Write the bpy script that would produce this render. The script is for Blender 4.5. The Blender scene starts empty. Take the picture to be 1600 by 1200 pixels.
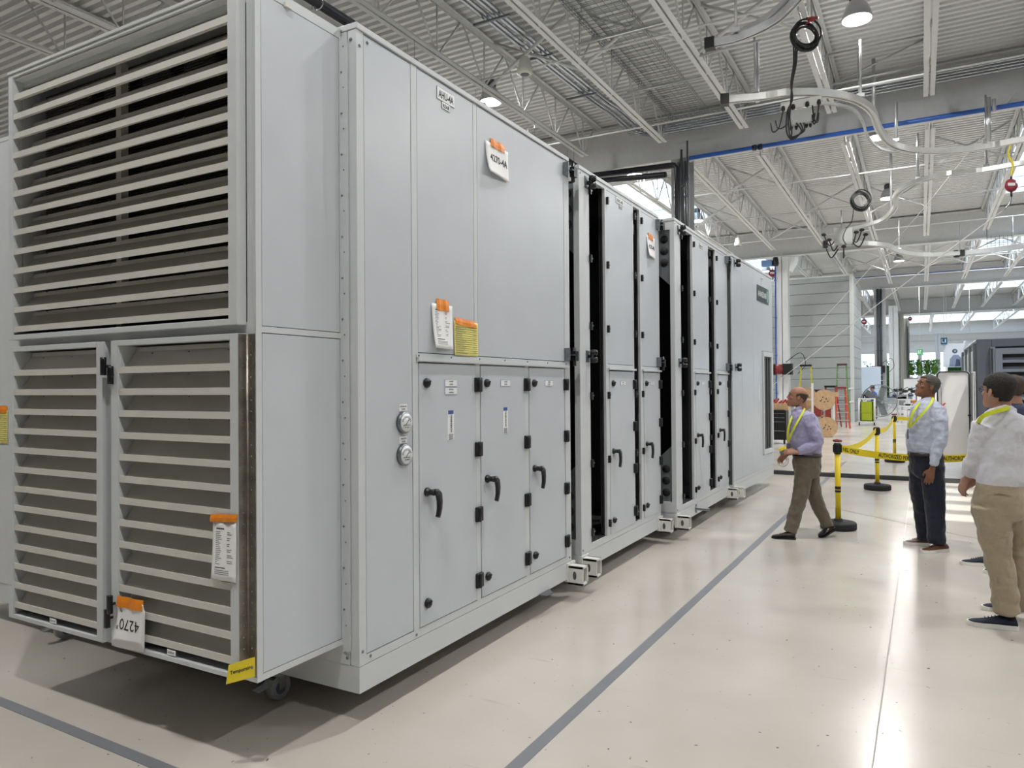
import bpy, math, random
import numpy as np
from mathutils import Vector, Matrix
random.seed(7)
C = bpy.context.scene.collection
PI = math.pi
# ------------------------------------------------------------------ camera
_f, _yaw, _pit, _rol, _cy, H = 1137.138, math.radians(29.28934), math.radians(.53253), math.radians(-.41907), 593.93, 1.7
FW = Vector((-math.sin(_yaw)*math.cos(_pit), math.cos(_yaw)*math.cos(_pit), math.sin(_pit)))
RT = Vector((math.cos(_yaw), math.sin(_yaw), 0.)); UP = RT.cross(FW)
R2 = RT*math.cos(_rol)+UP*math.sin(_rol); U2 = UP*math.cos(_rol)-RT*math.sin(_rol)
cam_d = bpy.data.cameras.new('camera'); cam = bpy.data.objects.new('camera', cam_d); C.objects.link(cam)
M = Matrix.Identity(4)
for i in range(3):
    M[i][0] = R2[i]; M[i][1] = U2[i]; M[i][2] = -FW[i]
M[2][3] = H
cam.matrix_world = M
cam_d.sensor_width = 36; cam_d.lens = _f/1600*36; cam_d.shift_y = -(600-_cy)/1600
cam_d.clip_end = 400; cam_d.clip_start = .05
bpy.context.scene.camera = cam
# ------------------------------------------------------------------ world, sun, exposure
sc = bpy.context.scene
W = bpy.data.worlds.new('world'); sc.world = W; W.use_nodes = True
_bg = W.node_tree.nodes['Background']; _bg.inputs[0].default_value = (.68, .83, 1., 1); _bg.inputs[1].default_value = 2.1
sun_d = bpy.data.lights.new('sun', 'SUN'); sun_d.energy = 3.2; sun_d.angle = .012; sun_d.color = (1, .97, .92)
sun = bpy.data.objects.new('sun', sun_d); C.objects.link(sun)
sun.rotation_euler = Vector((2.9, -2.1, 8.9)).to_track_quat('Z', 'Y').to_euler()
sc.view_settings.view_transform = 'Standard'; sc.view_settings.look = 'None'
sc.view_settings.exposure = 0.64; sc.view_settings.gamma = 1.0; sc.view_settings.use_curve_mapping = False
LAMP_W = 74.
LAMP_SPOTS = [(x, y) for x in (-14.1, -7.5, -.9, 5.7) for y in (-.1, 6.97, 14.07, 21.1, 28.2, 35.6, 42.8, 49.6) if (x, y) != (-14.1, 6.97)]
LAMP_SPOTS[LAMP_SPOTS.index((-7.5, 14.07))] = (-8.35, 14.)

def ray(u, v): return FW+(u-800)/_f*R2-(v-_cy)/_f*U2
def P(u, v, x=None, y=None, z=None, d=None):
    """the point of the place seen at (u, v) that lies on the given plane"""
    r = ray(u, v)
    k = x/r.x if x is not None else y/r.y if y is not None else (z-H)/r.z if z is not None else d
    return Vector((r.x*k, r.y*k, H+r.z*k))
# ------------------------------------------------------------------ materials
def lin(c):
    if isinstance(c, str):
        c = [int(c[i:i+2], 16)/255 for i in (0, 2, 4)]
        c = [q/12.92 if q <= .04045 else ((q+.055)/1.055)**2.4 for q in c]
    return (*c[:3], 1)
MATS = {}
def mat(name, col, rough=.5, metal=0., noise=0., nscale=8., bump=0., bscale=60., emit=0., coat=0., ncol=None, alpha=1., trans=0., sheen=0.):
    if name in MATS: return MATS[name]
    m = bpy.data.materials.new(name); m.use_nodes = True; MATS[name] = m
    nt = m.node_tree; b = nt.nodes['Principled BSDF']
    c = lin(col)
    b.inputs['Base Color'].default_value = c; b.inputs['Roughness'].default_value = rough; b.inputs['Metallic'].default_value = metal
    tc = nt.nodes.new('ShaderNodeTexCoord')
    if noise:
        n = nt.nodes.new('ShaderNodeTexNoise'); n.inputs['Scale'].default_value = nscale; n.inputs['Detail'].default_value = 5
        nt.links.new(tc.outputs['Object'], n.inputs['Vector'])
        mx = nt.nodes.new('ShaderNodeMix'); mx.data_type = 'RGBA'
        mx.inputs[6].default_value = c
        mx.inputs[7].default_value = lin(ncol) if ncol else (*[q*(1-noise) for q in c[:3]], 1)
        rp = nt.nodes.new('ShaderNodeMapRange'); rp.inputs[1].default_value = .35; rp.inputs[2].default_value = .7
        nt.links.new(n.outputs[0], rp.inputs[0]); nt.links.new(rp.outputs[0], mx.inputs[0]); nt.links.new(mx.outputs[2], b.inputs['Base Color'])
    if bump:
        n = nt.nodes.new('ShaderNodeTexNoise'); n.inputs['Scale'].default_value = bscale; n.inputs['Detail'].default_value = 4
        nt.links.new(tc.outputs['Object'], n.inputs['Vector'])
        bp = nt.nodes.new('ShaderNodeBump'); bp.inputs['Strength'].default_value = bump; bp.inputs['Distance'].default_value = .02
        nt.links.new(n.outputs[0], bp.inputs['Height']); nt.links.new(bp.outputs[0], b.inputs['Normal'])
    if emit:
        b.inputs['Emission Color'].default_value = c; b.inputs['Emission Strength'].default_value = emit
    if coat: b.inputs['Coat Weight'].default_value = coat; b.inputs['Coat Roughness'].default_value = .08
    if trans: b.inputs['Transmission Weight'].default_value = trans
    if sheen: b.inputs['Sheen Weight'].default_value = sheen
    if alpha < 1: b.inputs['Alpha'].default_value = alpha
    return m
PANEL = mat('painted_panel', 'c5cad0', .32, noise=.04, nscale=3)
FRAME = mat('painted_frame', 'ccd0d2', .38, noise=.03, nscale=5)
LOUV = mat('louver_aluminium', 'd3d1ca', .42, noise=.05, nscale=9)
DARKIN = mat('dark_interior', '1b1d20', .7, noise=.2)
SEAM = mat('seam_gasket', '55585a', .8, noise=.1)
BLACK = mat('black_plastic', '16171a', .38, noise=.1)
BLKRUB = mat('black_rubber', '1c1c1e', .75, noise=.15)
GALV = mat('galvanised_steel', '8a9196', .35, .8, noise=.25, nscale=30)
CHROME = mat('bright_steel', 'b9bec4', .2, 1., noise=.15, nscale=40)
WHITE = mat('white_paint', 'dfe1e2', .4, noise=.03)
STEELW = mat('white_painted_steel', 'cfd0cf', .5, noise=.06)
STEELG = mat('grey_painted_steel', 'd2d4d5', .55, noise=.06)
DECK = mat('roof_deck_paint', 'd8d9d8', .6, noise=.05)
PAPER = mat('white_paper', 'f2f2f2', .7, noise=.03)
YPAPER = mat('yellow_paper', 'f2e88c', .7, noise=.06)
OTAPE = mat('orange_tape', 'f08c1e', .45, noise=.18, nscale=14)
INK = mat('black_ink', '222226', .6, noise=.1)
INKG = mat('grey_ink', '6a6c70', .7, noise=.1)
BLUEINK = mat('blue_ink', '3c5a96', .6, noise=.1)
YEL = mat('safety_yellow', 'f0d21e', .42, noise=.05)
ALU = mat('anodised_aluminium', 'c2c4c6', .28, .6, noise=.1)
# ------------------------------------------------------------------ mesh builder
class B:
    def __init__(s, *mats):
        s.v = []; s.f = []; s.m = []; s.s = []; s.mats = list(mats); s.c = 0; s.T = None
    def use(s, m):
        if m not in s.mats: s.mats.append(m)
        s.c = s.mats.index(m); return s
    def add(s, vs, fs, smooth=False):
        o = len(s.v)
        if s.T is not None: vs = [s.T @ Vector(p) for p in vs]
        s.v += [tuple(p) for p in vs]
        for i, f in enumerate(fs):
            s.f.append([o+q for q in f]); s.m.append(s.c); s.s.append(smooth if isinstance(smooth, bool) else smooth[i])
        return s
    def box(s, x0, x1, y0, y1, z0, z1):
        x0, x1 = min(x0, x1), max(x0, x1); y0, y1 = min(y0, y1), max(y0, y1); z0, z1 = min(z0, z1), max(z0, z1)
        v = [(x, y, z) for z in (z0, z1) for y in (y0, y1) for x in (x0, x1)]
        return s.add(v, [(0, 2, 3, 1), (4, 5, 7, 6), (0, 1, 5, 4), (2, 6, 7, 3), (0, 4, 6, 2), (1, 3, 7, 5)])
    def obox(s, c, ex, ey, ez, hx, hy, hz):
        c = Vector(c); ex = Vector(ex).normalized()*hx; ey = Vector(ey).normalized()*hy; ez = Vector(ez).normalized()*hz
        v = [c+i*ex+j*ey+k*ez for k in (-1, 1) for j in (-1, 1) for i in (-1, 1)]
        return s.add(v, [(0, 2, 3, 1), (4, 5, 7, 6), (0, 1, 5, 4), (2, 6, 7, 3), (0, 4, 6, 2), (1, 3, 7, 5)])
    def bar(s, a, b, w, h=None, up=(0, 0, 1)):
        a = Vector(a); b = Vector(b); h = h or w; d = (b-a)
        u = Vector(up)
        if abs(d.normalized().dot(u)) > .98: u = Vector((0, 1, 0))
        sx = d.cross(u).normalized(); sz = sx.cross(d).normalized()
        return s.obox((a+b)/2, sx, d, sz, w/2, d.length/2, h/2)
    def loft(s, rings, cap=True, closed=False, smooth=True):
        n = len(rings[0]); v = [p for r in rings for p in r]; f = []; sm = []
        k = len(rings)
        for i in range(k if closed else k-1):
            a = i*n; b = ((i+1) % k)*n
            for j in range(n):
                f.append((a+j, a+(j+1) % n, b+(j+1) % n, b+j)); sm.append(smooth)
        if cap and not closed:
            f.append(tuple(reversed(range(n)))); sm.append(False)
            f.append(tuple(range((k-1)*n, k*n))); sm.append(False)
        return s.add(v, f, sm)
    def tube(s, pts, r, n=8, cap=True, closed=False):
        pts = [Vector(p) for p in pts]; k = len(pts)
        rs = r if isinstance(r, (list, tuple)) else [r]*k
        rings = []; prev = None
        for i, p in enumerate(pts):
            if closed: d = pts[(i+1) % k]-pts[i-1]
            else: d = (pts[min(i+1, k-1)]-pts[max(i-1, 0)])
            d = d.normalized()
            if prev is None:
                u = Vector((0, 0, 1)) if abs(d.z) < .9 else Vector((1, 0, 0))
                a = d.cross(u).normalized()
            else:
                a = (prev-d*prev.dot(d)).normalized()
            prev = a; b = d.cross(a)
            rings.append([p+(a*math.cos(t)+b*math.sin(t))*rs[i] for t in [2*PI*j/n for j in range(n)]])
        return s.loft(rings, cap, closed)
    def sweep(s, pts, prof, closed=False, smooth=False):
        """rectangular-ish profile (side, up) swept along a path, kept upright"""
        pts = [Vector(p) for p in pts]; k = len(pts); rings = []
        for i, p in enumerate(pts):
            d = (pts[(i+1) % k]-pts[i-1]) if closed else (pts[min(i+1, k-1)]-pts[max(i-1, 0)])
            a = Vector((0, 0, 1)).cross(d).normalized(); u = d.cross(a).normalized()
            rings.append([p+a*q[0]+u*q[1] for q in prof])
        return s.loft(rings, True, closed, smooth)
    def cyl(s, c, ax, r, h, n=16, r2=None):
        c = Vector(c); ax = Vector(ax).normalized()
        return s.tube([c-ax*h/2, c+ax*h/2], [r, r2 if r2 is not None else r], n)
    def lathe(s, c, prof, n=20, ax=(0, 0, 1)):
        c = Vector(c); ax = Vector(ax).normalized()
        u = ax.orthogonal().normalized(); w = ax.cross(u)
        return s.loft([[c+ax*h+(u*math.cos(t)+w*math.sin(t))*max(r, 1e-4) for t in [2*PI*j/n for j in range(n)]] for r, h in prof])
    def ball(s, c, rx, ry=None, rz=None, n=12, E=None):
        ry = ry or rx; rz = rz or rx; c = Vector(c); E = E or (Vector((1, 0, 0)), Vector((0, 1, 0)), Vector((0, 0, 1)))
        rings = []
        for i in range(n//2+1):
            a = -PI/2+PI*i/(n//2); cr = max(math.cos(a), 1e-3)
            rings.append([c+E[0]*rx*cr*math.cos(t)+E[1]*ry*cr*math.sin(t)+E[2]*rz*math.sin(a) for t in [2*PI*j/n for j in range(n)]])
        return s.loft(rings)
    def build(s, name, m=None, parent=None, mods=None):
        me = bpy.data.meshes.new(name)
        me.from_pydata(s.v, [], s.f)
        for q in (s.mats or [m]): me.materials.append(q)
        if s.mats: me.polygons.foreach_set('material_index', s.m)
        me.polygons.foreach_set('use_smooth', s.s)
        me.update()
        o = bpy.data.objects.new(name, me); C.objects.link(o)
        if parent is not None: o.parent = parent
        return o
def bevel(o, w=.004, seg=2):
    md = o.modifiers.new('bevel', 'BEVEL'); md.width = w; md.segments = seg; md.limit_method = 'ANGLE'; return o
def tag(o, label, cat, group=None, kind=None):
    o['label'] = label; o['category'] = cat
    if group: o['group'] = group
    if kind: o['kind'] = kind
    return o
def thing(name, label, cat, loc=(0, 0, 0), rotz=0., group=None, kind=None):
    o = bpy.data.objects.new(name, None); C.objects.link(o); o.empty_display_size = .1
    o.location = loc; o.rotation_euler = (0, 0, rotz); return tag(o, label, cat, group, kind)
def struct(b, name, m=None, parent=None):
    o = b.build(name, m, parent)
    if parent is None: o['kind'] = 'structure'
    return o
def world_part(b, name, m, t):
    """a part modelled in room coordinates under a thing that is not rotated"""
    b.v = [(p[0]-t.location.x, p[1]-t.location.y, p[2]-t.location.z) for p in b.v]
    return b.build(name, m, t)
def copy_tree(o, parent=None):
    c = o.copy(); C.objects.link(c)
    if parent is not None: c.parent = parent
    for ch in list(o.children): copy_tree(ch, c)
    return c
def text_mesh(txt, size, E, c, b, m, depth=.0006, bold=False, align='CENTER', xs=1.):
    """lettering as geometry: E = (right, up, out) directions"""
    cu = bpy.data.curves.new('t', 'FONT'); cu.body = txt; cu.size = size; cu.align_x = align; cu.align_y = 'CENTER'
    cu.resolution_u = 3
    if bold: cu.offset = size*.022
    o = bpy.data.objects.new('t', cu); C.objects.link(o)
    me = bpy.data.meshes.new_from_object(o)
    b.use(m); c = Vector(c); E = [Vector(e).normalized() for e in E]
    b.add([c+E[0]*v.co.x*xs+E[1]*v.co.y+E[2]*depth for v in me.vertices], [tuple(p.vertices) for p in me.polygons])
    bpy.data.objects.remove(o); bpy.data.curves.remove(cu); bpy.data.meshes.remove(me)
def smooth_path(pts, n=8):
    pts = [Vector(p) for p in pts]; out = []
    for i in range(len(pts)-1):
        p0 = pts[max(i-1, 0)]; p1 = pts[i]; p2 = pts[i+1]; p3 = pts[min(i+2, len(pts)-1)]
        for k in range(n):
            t = k/n
            out.append(.5*((2*p1)+(p2-p0)*t+(2*p0-5*p1+4*p2-p3)*t*t+(3*p1-p0-3*p2+p3)*t**3))
    out.append(pts[-1]); return out
# ================================================================== SETTING
# floor: pale glossy epoxy with faint joints, scuffs and specks
fm = mat('epoxy_floor', 'c3bfb7', .2)
nt = fm.node_tree; bs = nt.nodes['Principled BSDF']
def N(t, **k):
    n = nt.nodes.new(t)
    for a, v in k.items(): setattr(n, a, v)
    return n
tc = N('ShaderNodeTexCoord')
n1 = N('ShaderNodeTexNoise'); n1.inputs['Scale'].default_value = .9; n1.inputs['Detail'].default_value = 6; nt.links.new(tc.outputs['Object'], n1.inputs['Vector'])
cr = N('ShaderNodeValToRGB'); cr.color_ramp.elements[0].position = .3; cr.color_ramp.elements[0].color = lin('bbb4aa'); cr.color_ramp.elements[1].position = .72; cr.color_ramp.elements[1].color = lin('cbc5bc')
nt.links.new(n1.outputs[0], cr.inputs[0])
n2 = N('ShaderNodeTexNoise'); n2.inputs['Scale'].default_value = 26.; n2.inputs['Detail'].default_value = 2; nt.links.new(tc.outputs['Object'], n2.inputs['Vector'])
r2 = N('ShaderNodeMapRange'); r2.inputs[1].default_value = .72; r2.inputs[2].default_value = .76; nt.links.new(n2.outputs[0], r2.inputs[0])
mp = N('ShaderNodeMapping'); mp.inputs['Scale'].default_value = (1.2, 14, 1); mp.inputs['Rotation'].default_value = (0, 0, .7); nt.links.new(tc.outputs['Object'], mp.inputs['Vector'])
n3 = N('ShaderNodeTexNoise'); n3.inputs['Scale'].default_value = 1.4; n3.inputs['Detail'].default_value = 3; nt.links.new(mp.outputs[0], n3.inputs['Vector'])
r3 = N('ShaderNodeMapRange'); r3.inputs[1].default_value = .68; r3.inputs[2].default_value = .8; r3.inputs[4].default_value = .3; nt.links.new(n3.outputs[0], r3.inputs[0])
m1 = N('ShaderNodeMix', data_type='RGBA'); m1.inputs[7].default_value = lin('66625c'); nt.links.new(cr.outputs[0], m1.inputs[6]); nt.links.new(r2.outputs[0], m1.inputs[0])
m2 = N('ShaderNodeMix', data_type='RGBA'); m2.inputs[7].default_value = lin('8d8982'); nt.links.new(m1.outputs[2], m2.inputs[6]); nt.links.new(r3.outputs[0], m2.inputs[0])
nt.links.new(m2.outputs[2], bs.inputs['Base Color'])
n4 = N('ShaderNodeTexNoise'); n4.inputs['Scale'].default_value = 1.7; n4.inputs['Detail'].default_value = 3; nt.links.new(tc.outputs['Object'], n4.inputs['Vector'])
r4 = N('ShaderNodeMapRange'); r4.inputs[3].default_value = .13; r4.inputs[4].default_value = .27; nt.links.new(n4.outputs[0], r4.inputs[0]); nt.links.new(r4.outputs[0], bs.inputs['Roughness'])
n5 = N('ShaderNodeTexNoise'); n5.inputs['Scale'].default_value = .8; nt.links.new(tc.outputs['Object'], n5.inputs['Vector'])
bp = N('ShaderNodeBump'); bp.inputs['Strength'].default_value = .12; bp.inputs['Distance'].default_value = .02; nt.links.new(n5.outputs[0], bp.inputs['Height']); nt.links.new(bp.outputs[0], bs.inputs['Normal'])
b = B(); b.box(-45, 45, -34, 140, -.2, 0); struct(b, 'floor', fm)
GTAPE = mat('grey_floor_line', '7f8187', .4, noise=.08)
def floor_line(a, c, w, label, grp=None, m=GTAPE, name='floor_line', cat='floor marking'):
    b = B(); a = Vector((*a, .001)); c = Vector((*c, .001)); n = (c-a).cross(Vector((0, 0, 1))).normalized()*w/2
    b.add([a-n, a+n, c+n, c-n, a-n+Vector((0, 0, .0012)), a+n+Vector((0, 0, .0012)), c+n+Vector((0, 0, .0012)), c-n+Vector((0, 0, .0012))], [(4, 7, 6, 5), (0, 1, 2, 3), (0, 4, 5, 1), (2, 6, 7, 3), (1, 5, 6, 2), (3, 7, 4, 0)])
    return tag(b.build(name, m), label, cat, grp)
floor_line((-1.615, 1.5), (-1.46, 17.6), .068, 'long grey painted line on the floor running past the air handlers')
floor_line((-5.2, 2.12), (-2.3, 2.085), .062, 'grey painted line crossing the floor in front of the louvred end')
JOINT = mat('floor_joint', 'a29e96', .5, noise=.1)
floor_line((-.215, 1.5), (-.15, 14.), .006, 'thin straight joint in the floor running towards the dark-trousered man', m=JOINT, name='floor_joint', cat='floor joint')
floor_line((-.93, 3.2), (1.8, 3.75), .004, 'thin joint crossing the open floor in the foreground', m=JOINT, name='floor_joint', cat='floor joint')
floor_line((-1.5, 11.3), (2.0, 8.1), .006, 'thin joint crossing the floor beside the barrier posts', m=JOINT, name='floor_joint', cat='floor joint')
# roof deck, with openings under the rooflights
DZ = 8.62
SKY = [(-11., -7.35, 23.6, 30.), (2.5, 5.9, 23.5, 31.8), (2.6, 6.2, 8.2, 13.6), (-11., -7.35, 38., 46.), (2.3, 8.3, 38., 46.), (2.3, 9.5, 54, 63), (-6, 12., 84, 94), (7.4, 11.5, 23.5, 31.8), (-16.5, -13.6, 23.5, 31.8), (9.5, 14, 38, 46), (-16, -12.5, 38, 46), (-6, -3, 54, 63), (-12, 14, 100, 108), (-12, 16, 115, 122), (-10, 10., 71, 79)]  # outermost and farthest rooflights are unseen, added to bring daylight into the far bays
b = B(DECK)
per = .2; y = -33.8
while y < 136:
    cuts = sorted([(s[0], s[1]) for s in SKY if s[2] < y+per/2 < s[3]])
    x = -24.; segs = []
    for c0, c1 in cuts: segs.append((x, c0)); x = c1
    segs.append((x, 24.))
    pr = [(0, .0), (.085, .0), (.1, .085), (.18, .085), (.2, .0)]
    for xa, xb in segs:
        v = []; f = []
        for i, (py, pz) in enumerate(pr): v += [(xa, y+py, DZ+pz), (xb, y+py, DZ+pz)]
        for i in range(4): f.append((2*i, 2*i+1, 2*i+3, 2*i+2))
        b.add(v, f)
    y += per
struct(b, 'ceiling', DECK)
b = B(WHITE)
for x0, x1, y0, y1 in SKY:
    for q in ((x0-.06, x0, y0-.06, y1+.06), (x1, x1+.06, y0-.06, y1+.06), (x0, x1, y0-.06, y0), (x0, x1, y1, y1+.06)): b.box(*q, DZ-.02, DZ+.75)
struct(b, 'trim_1')
SKYG = mat('rooflight_frame', 'c8ccd0', .4)
for k, (x0, x1, y0, y1) in enumerate(SKY):
    b = B(SKYG)
    n = max(1, int((y1-y0)/(.8 if k == 2 else 2.2))); mx_ = (x0+x1)/2  # unseen near rooflight: broad, close bars added to stripe the sunlight on the floor
    for i in range(n+1): b.box(x0, x1, y0+(y1-y0)*i/n-.03-.15*(k == 2), y0+(y1-y0)*i/n+.03+.15*(k == 2), DZ+.55, DZ+.6)
    b.box(mx_-.03, mx_+.03, y0, y1, DZ+.52, DZ+.6)
    o = struct(b, 'window_%d' % (k+1))
# far wall
b = B(STEELW); b.box(-30, 30, 134, 134.3, 0, 2.); b.box(-30, 30, 134, 134.3, 8.4, 9.)
for i in range(13): b.box(-30+i*5-.3, -30+i*5+.3, 134, 134.3, 2., 8.4)
struct(b, 'wall_far')
# girders (deep I-beams across the hall)
def girder(y, zb, zt, x0, x1, label, m=STEELG):
    t = thing('roof_girder', label, 'girder', (0, y, 0), 0, 'steel roof girders spanning the hall')
    b = B(m); b.box(x0, x1, -.012, .012, zb+.03, zt-.03); b.build('web', m, t)
    b = B(STEELW); b.box(x0, x1, -.17, .17, zb, zb+.03); b.box(x0, x1, -.17, .17, zt-.03, zt); b.build('flange', None, t)
    return t
girder(18.2, 7.42, 8.5, -16, 12, 'deep grey steel roof girder nearest the camera, above the white air handlers')
girder(34.1, 7.4, 8.55, -16, 14, 'second grey roof girder, over the panelled grey room')
girder(49.2, 7.45, 8.6, -12, 16, 'third roof girder away, with the thin blue pipe along it')
girder(67.5, 7.4, 8.6, -14, 18, 'fourth roof girder away, broad grey beam above the far floor')
girder(96., 7.4, 8.6, -20, 24, 'fifth roof girder away, lit by lamps from below')
girder(112., 7.3, 8.6, -20, 26, 'far roof girder beyond the hanging poster')
girder(126., 6.4, 8.6, -22, 28, 'farthest roof girder near the glazed end')
# open web joists
ORD = ['first', 'second', 'third', 'fourth', 'fifth', 'sixth', 'seventh', 'eighth', 'ninth', 'tenth', 'eleventh', 'twelfth']
JC = {}
def joist(x, y0, y1, zb, zt, x1=None, group='near', nodes=1.6, yn=None):
    b = B(STEELW); dx = 0 if x1 is None else x1-x
    fx = lambda y: x+dx*(y-y0)/(y1-y0)
    for s in (-1, 1):
        for (a, c, z, w) in ((y0, y1, zb, .085), (y0-.8, y1+.9, zt-.04, .075)):
            b.bar((fx(a)+s*(w/2+.016), a, z), (fx(c)+s*(w/2+.016), c, z), w, .012)
            b.bar((fx(a)+s*.02, a, z+(.04 if z < zt-.2 else -.04)), (fx(c)+s*.02, c, z+(.04 if z < zt-.2 else -.04)), .008, .08)
    y = yn if yn is not None else y0+.15
    while y < y1+.05:
        p = (fx(y), y, zb)
        b.tube([p, (fx(y), y, zt-.05)], .016, 5)
        for q in (-nodes/2, nodes/2):
            b.tube([p, (fx(y), y+q, zt-.05)], .021, 5)
        y += nodes
    o = b.build('roof_joist')
    JC[group] = JC.get(group, 0)+1
    return tag(o, 'white roof joist, %s from the left %s' % (ORD[JC[group]-1], group), 'joist', 'roof joists '+group)
ZT = 8.6
for x in (-13.2, -11.5, -9.5, -7.4, -5.36, -3.45, -1.6, .22, 2.2, 4.2, 6.2): joist(x, .6, 17.1, 7.58, ZT, group='in the nearest bay', yn=.97)
for x, x1 in ((-11.2, None), (-9.4, None), (-7.3, None), (-5.3, -5.5), (-3.5, None), (-1.53, None), (.27, None), (2.25, None), (4.2, None), (6.2, None)): joist(x, 19.3, 33.2, 7.58, ZT, x1=x1, group='in the second bay')
for x in (-9.2, -5.3, -3.4, -1.45, .36, 2.18, 4.12, 6.1): joist(x, 35.6, 48.2, 7.6, ZT, group='in the third bay', nodes=2.)
for x in (-5.3, -3.4, -1.4, .4, 2.3, 4.2, 6.2, 8.1): joist(x, 51, 66.5, 7.6, ZT, group='in the fourth bay', nodes=3.)
for x in (-5, -2, 1, 4, 7, 10.): joist(x, 69, 95, 7.6, ZT, group='beyond the fourth girder', nodes=5.)
# bridging angles and cross braces between joists
def rod(name, pts, r, label, cat, m=STEELW, grp=None, n=6):
    b = B(m); b.tube(pts, r, n); return tag(b.build(name), label, cat, grp)
for y in (6.2, 11.9, 15.9): rod('bridging_angle', [(-14, y, 7.6), (7, y, 7.6)], .018, 'thin horizontal bridging rod under the near joists', 'brace', grp='bridging rods under the near joists')
for y in (22.5, 26.5, 31.): rod('bridging_angle', [(-12, y, 7.6), (7, y, 7.6)], .02, 'thin horizontal bridging rod under the second bay joists', 'brace', grp='bridging rods in the second bay')
for y in (40., 45.): rod('bridging_angle', [(-6, y, 7.62), (7, y, 7.62)], .025, 'thin bridging rod in the third bay', 'brace', grp='bridging rods in the third bay')
XB_ = ['above the nearest unit', 'above the second unit', 'left of the upper cable coil', 'at the top right', 'past the grey column', 'near the second cable coil', 'above the farthest unit', 'right of the second coil', 'over the grey room', 'by the white duct']
for i, (x, y) in enumerate([(-7.4, 12.3), (-5.32, 12.3), (-3.45, 12.9), (-1.6, 5.8), (-5.3, 23.), (-3.5, 27), (-7.3, 27), (.27, 23), (-1.53, 28), (-5.3, 31)]):
    b = B(STEELW); b.tube([(x, y, 7.6), (x+1.85, y-.2, 8.52)], .035, 6); b.tube([(x+.1, y+.1, 8.52), (x+1.95, y+.2, 7.62)], .03, 6)
    tag(b.build('joist_cross_brace'), 'pair of crossed braces between roof joists, '+XB_[i], 'brace', 'cross braces between roof joists')
b = B(STEELW)
for x in (-3.4, -1.45, .36, 2.18, 4.12):
    for y in (38., 42.5): b.tube([(x, y, 7.62), (x+1.9, y+.1, 8.5)], .03, 5); b.tube([(x, y, 8.5), (x+1.9, y+.1, 7.62)], .03, 5)
tag(b.build('far_bracing'), 'lattice of thin X braces between the far joists', 'brace', kind='stuff')
# columns
def column(x, y, w, zt, label, m=STEELG, conduits=(), name='steel_column'):
    t = thing(name, label, 'column', (x, y, 0))
    b = B(m); h = w/2
    b.box(-h, h, -h, -h+.02, 0, zt); b.box(-h, h, h-.02, h, 0, zt); b.box(-.012, .012, -h, h, 0, zt); b.box(-h-.06, h+.06, -h-.06, h+.06, 0, .03); b.build('shaft', None, t)
    for (cx, r, mm, z0, z1) in conduits:
        b = B(mm); b.tube([(cx, -h-r-.02, z0), (cx, -h-r-.02, z1)], r, 10)
        for k in range(4): b.box(cx-r-.02, cx+r+.02, -h-2*r-.03, -h, z0+(z1-z0)*(k+.5)/4-.02, z0+(z1-z0)*(k+.5)/4+.02)
        b.build('conduit', None, t)
    return t
GREYC = mat('column_grey', 'a9acad', .5, noise=.05)
PIPEB = mat('black_pipe', '23252a', .35, .2, noise=.1)
column(-5.2, 18.2, .46, 7.4, 'grey steel column with vertical conduits rising behind the air handlers', GREYC, [(-.12, .022, GALV, .3, 7.3), (-.04, .022, GALV, .3, 7.3), (.05, .03, GALV, .3, 7.6), (.14, .022, GALV, .3, 7.3), (.2, .022, GALV, .3, 7.8)])
BLUEC = mat('blue_pipe', '2f62b8', .4, noise=.08)
column(-5.32, 34.3, .5, 7.4, 'pale steel column with thin blue pipe at the left of the panelled room', WHITE, [(-.27, .03, BLUEC, .5, 7.2)])
DCON = mat('dark_conduit', '3a4350', .5)
column(P(1376, 600, y=49.)[0], 49.1, .62, 7.4, 'tall grey column with dark conduits behind the drum fan', GREYC, [(-.1, .07, DCON, 1.5, 7.4), (.08, .05, DCON, 1.5, 7.4)])
column(P(1397, 600, y=60.)[0], 60, .6, 7.4, 'bright white square post right of the far grey column', WHITE)
column(P(1407, 600, y=67.)[0], 67.2, .55, 7.4, 'cream column with piping, right of the bright white post', mat('cream_paint', 'b3b0a6', .5), [(-.1, .05, STEELW, .5, 7.2)])
column(P(1417, 600, y=72.)[0], 72, .5, 7.4, 'farther cream column carrying thin pipes', MATS['cream_paint'], [(.1, .05, DCON, .5, 7.2)])
column(P(1466, 600, y=96.)[0], 96, .5, 7.4, 'grey far column left of the hanging poster', GREYC)
# pipes along the roof
def pipe(pts, r, m, label, name='pipe', cat='pipe', clamps=(), up=8.5, grp=None, curve=False, n=12):
    t = thing(name, label, cat, tuple(pts[0]), 0, grp)
    b = B(m); b.tube(smooth_path(pts) if curve else pts, r, n); world_part(b, 'run', None, t)
    for c in clamps:
        c = Vector(c); b = B(CHROME); b.tube([c+Vector((r*1.12*math.cos(a), 0, r*1.12*math.sin(a))) for a in [2*PI*i/12 for i in range(12)]], .012, 6, closed=True)
        b.tube([c+Vector((0, 0, r*1.1)), (c.x, c.y, up)], .005, 5); world_part(b, 'hanger', None, t)
    return t
hy = [3.2, 5.4, 7.65, 9.9, 12.1, 14.3, 16.4]
pipe([(-7.4, 1., 7.17), (-7.4, 17.1, 7.17), (-7.3, 17.35, 7.13), (-5.2, 17.4, 7.08), (-5.1, 17.4, 7.0), (-5.1, 17.4, .4)], .075, PIPEB, 'long black pipe hung over the air handlers, turning down the grey column', clamps=[(-7.4, q, 7.17) for q in hy], up=7.6)
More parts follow.
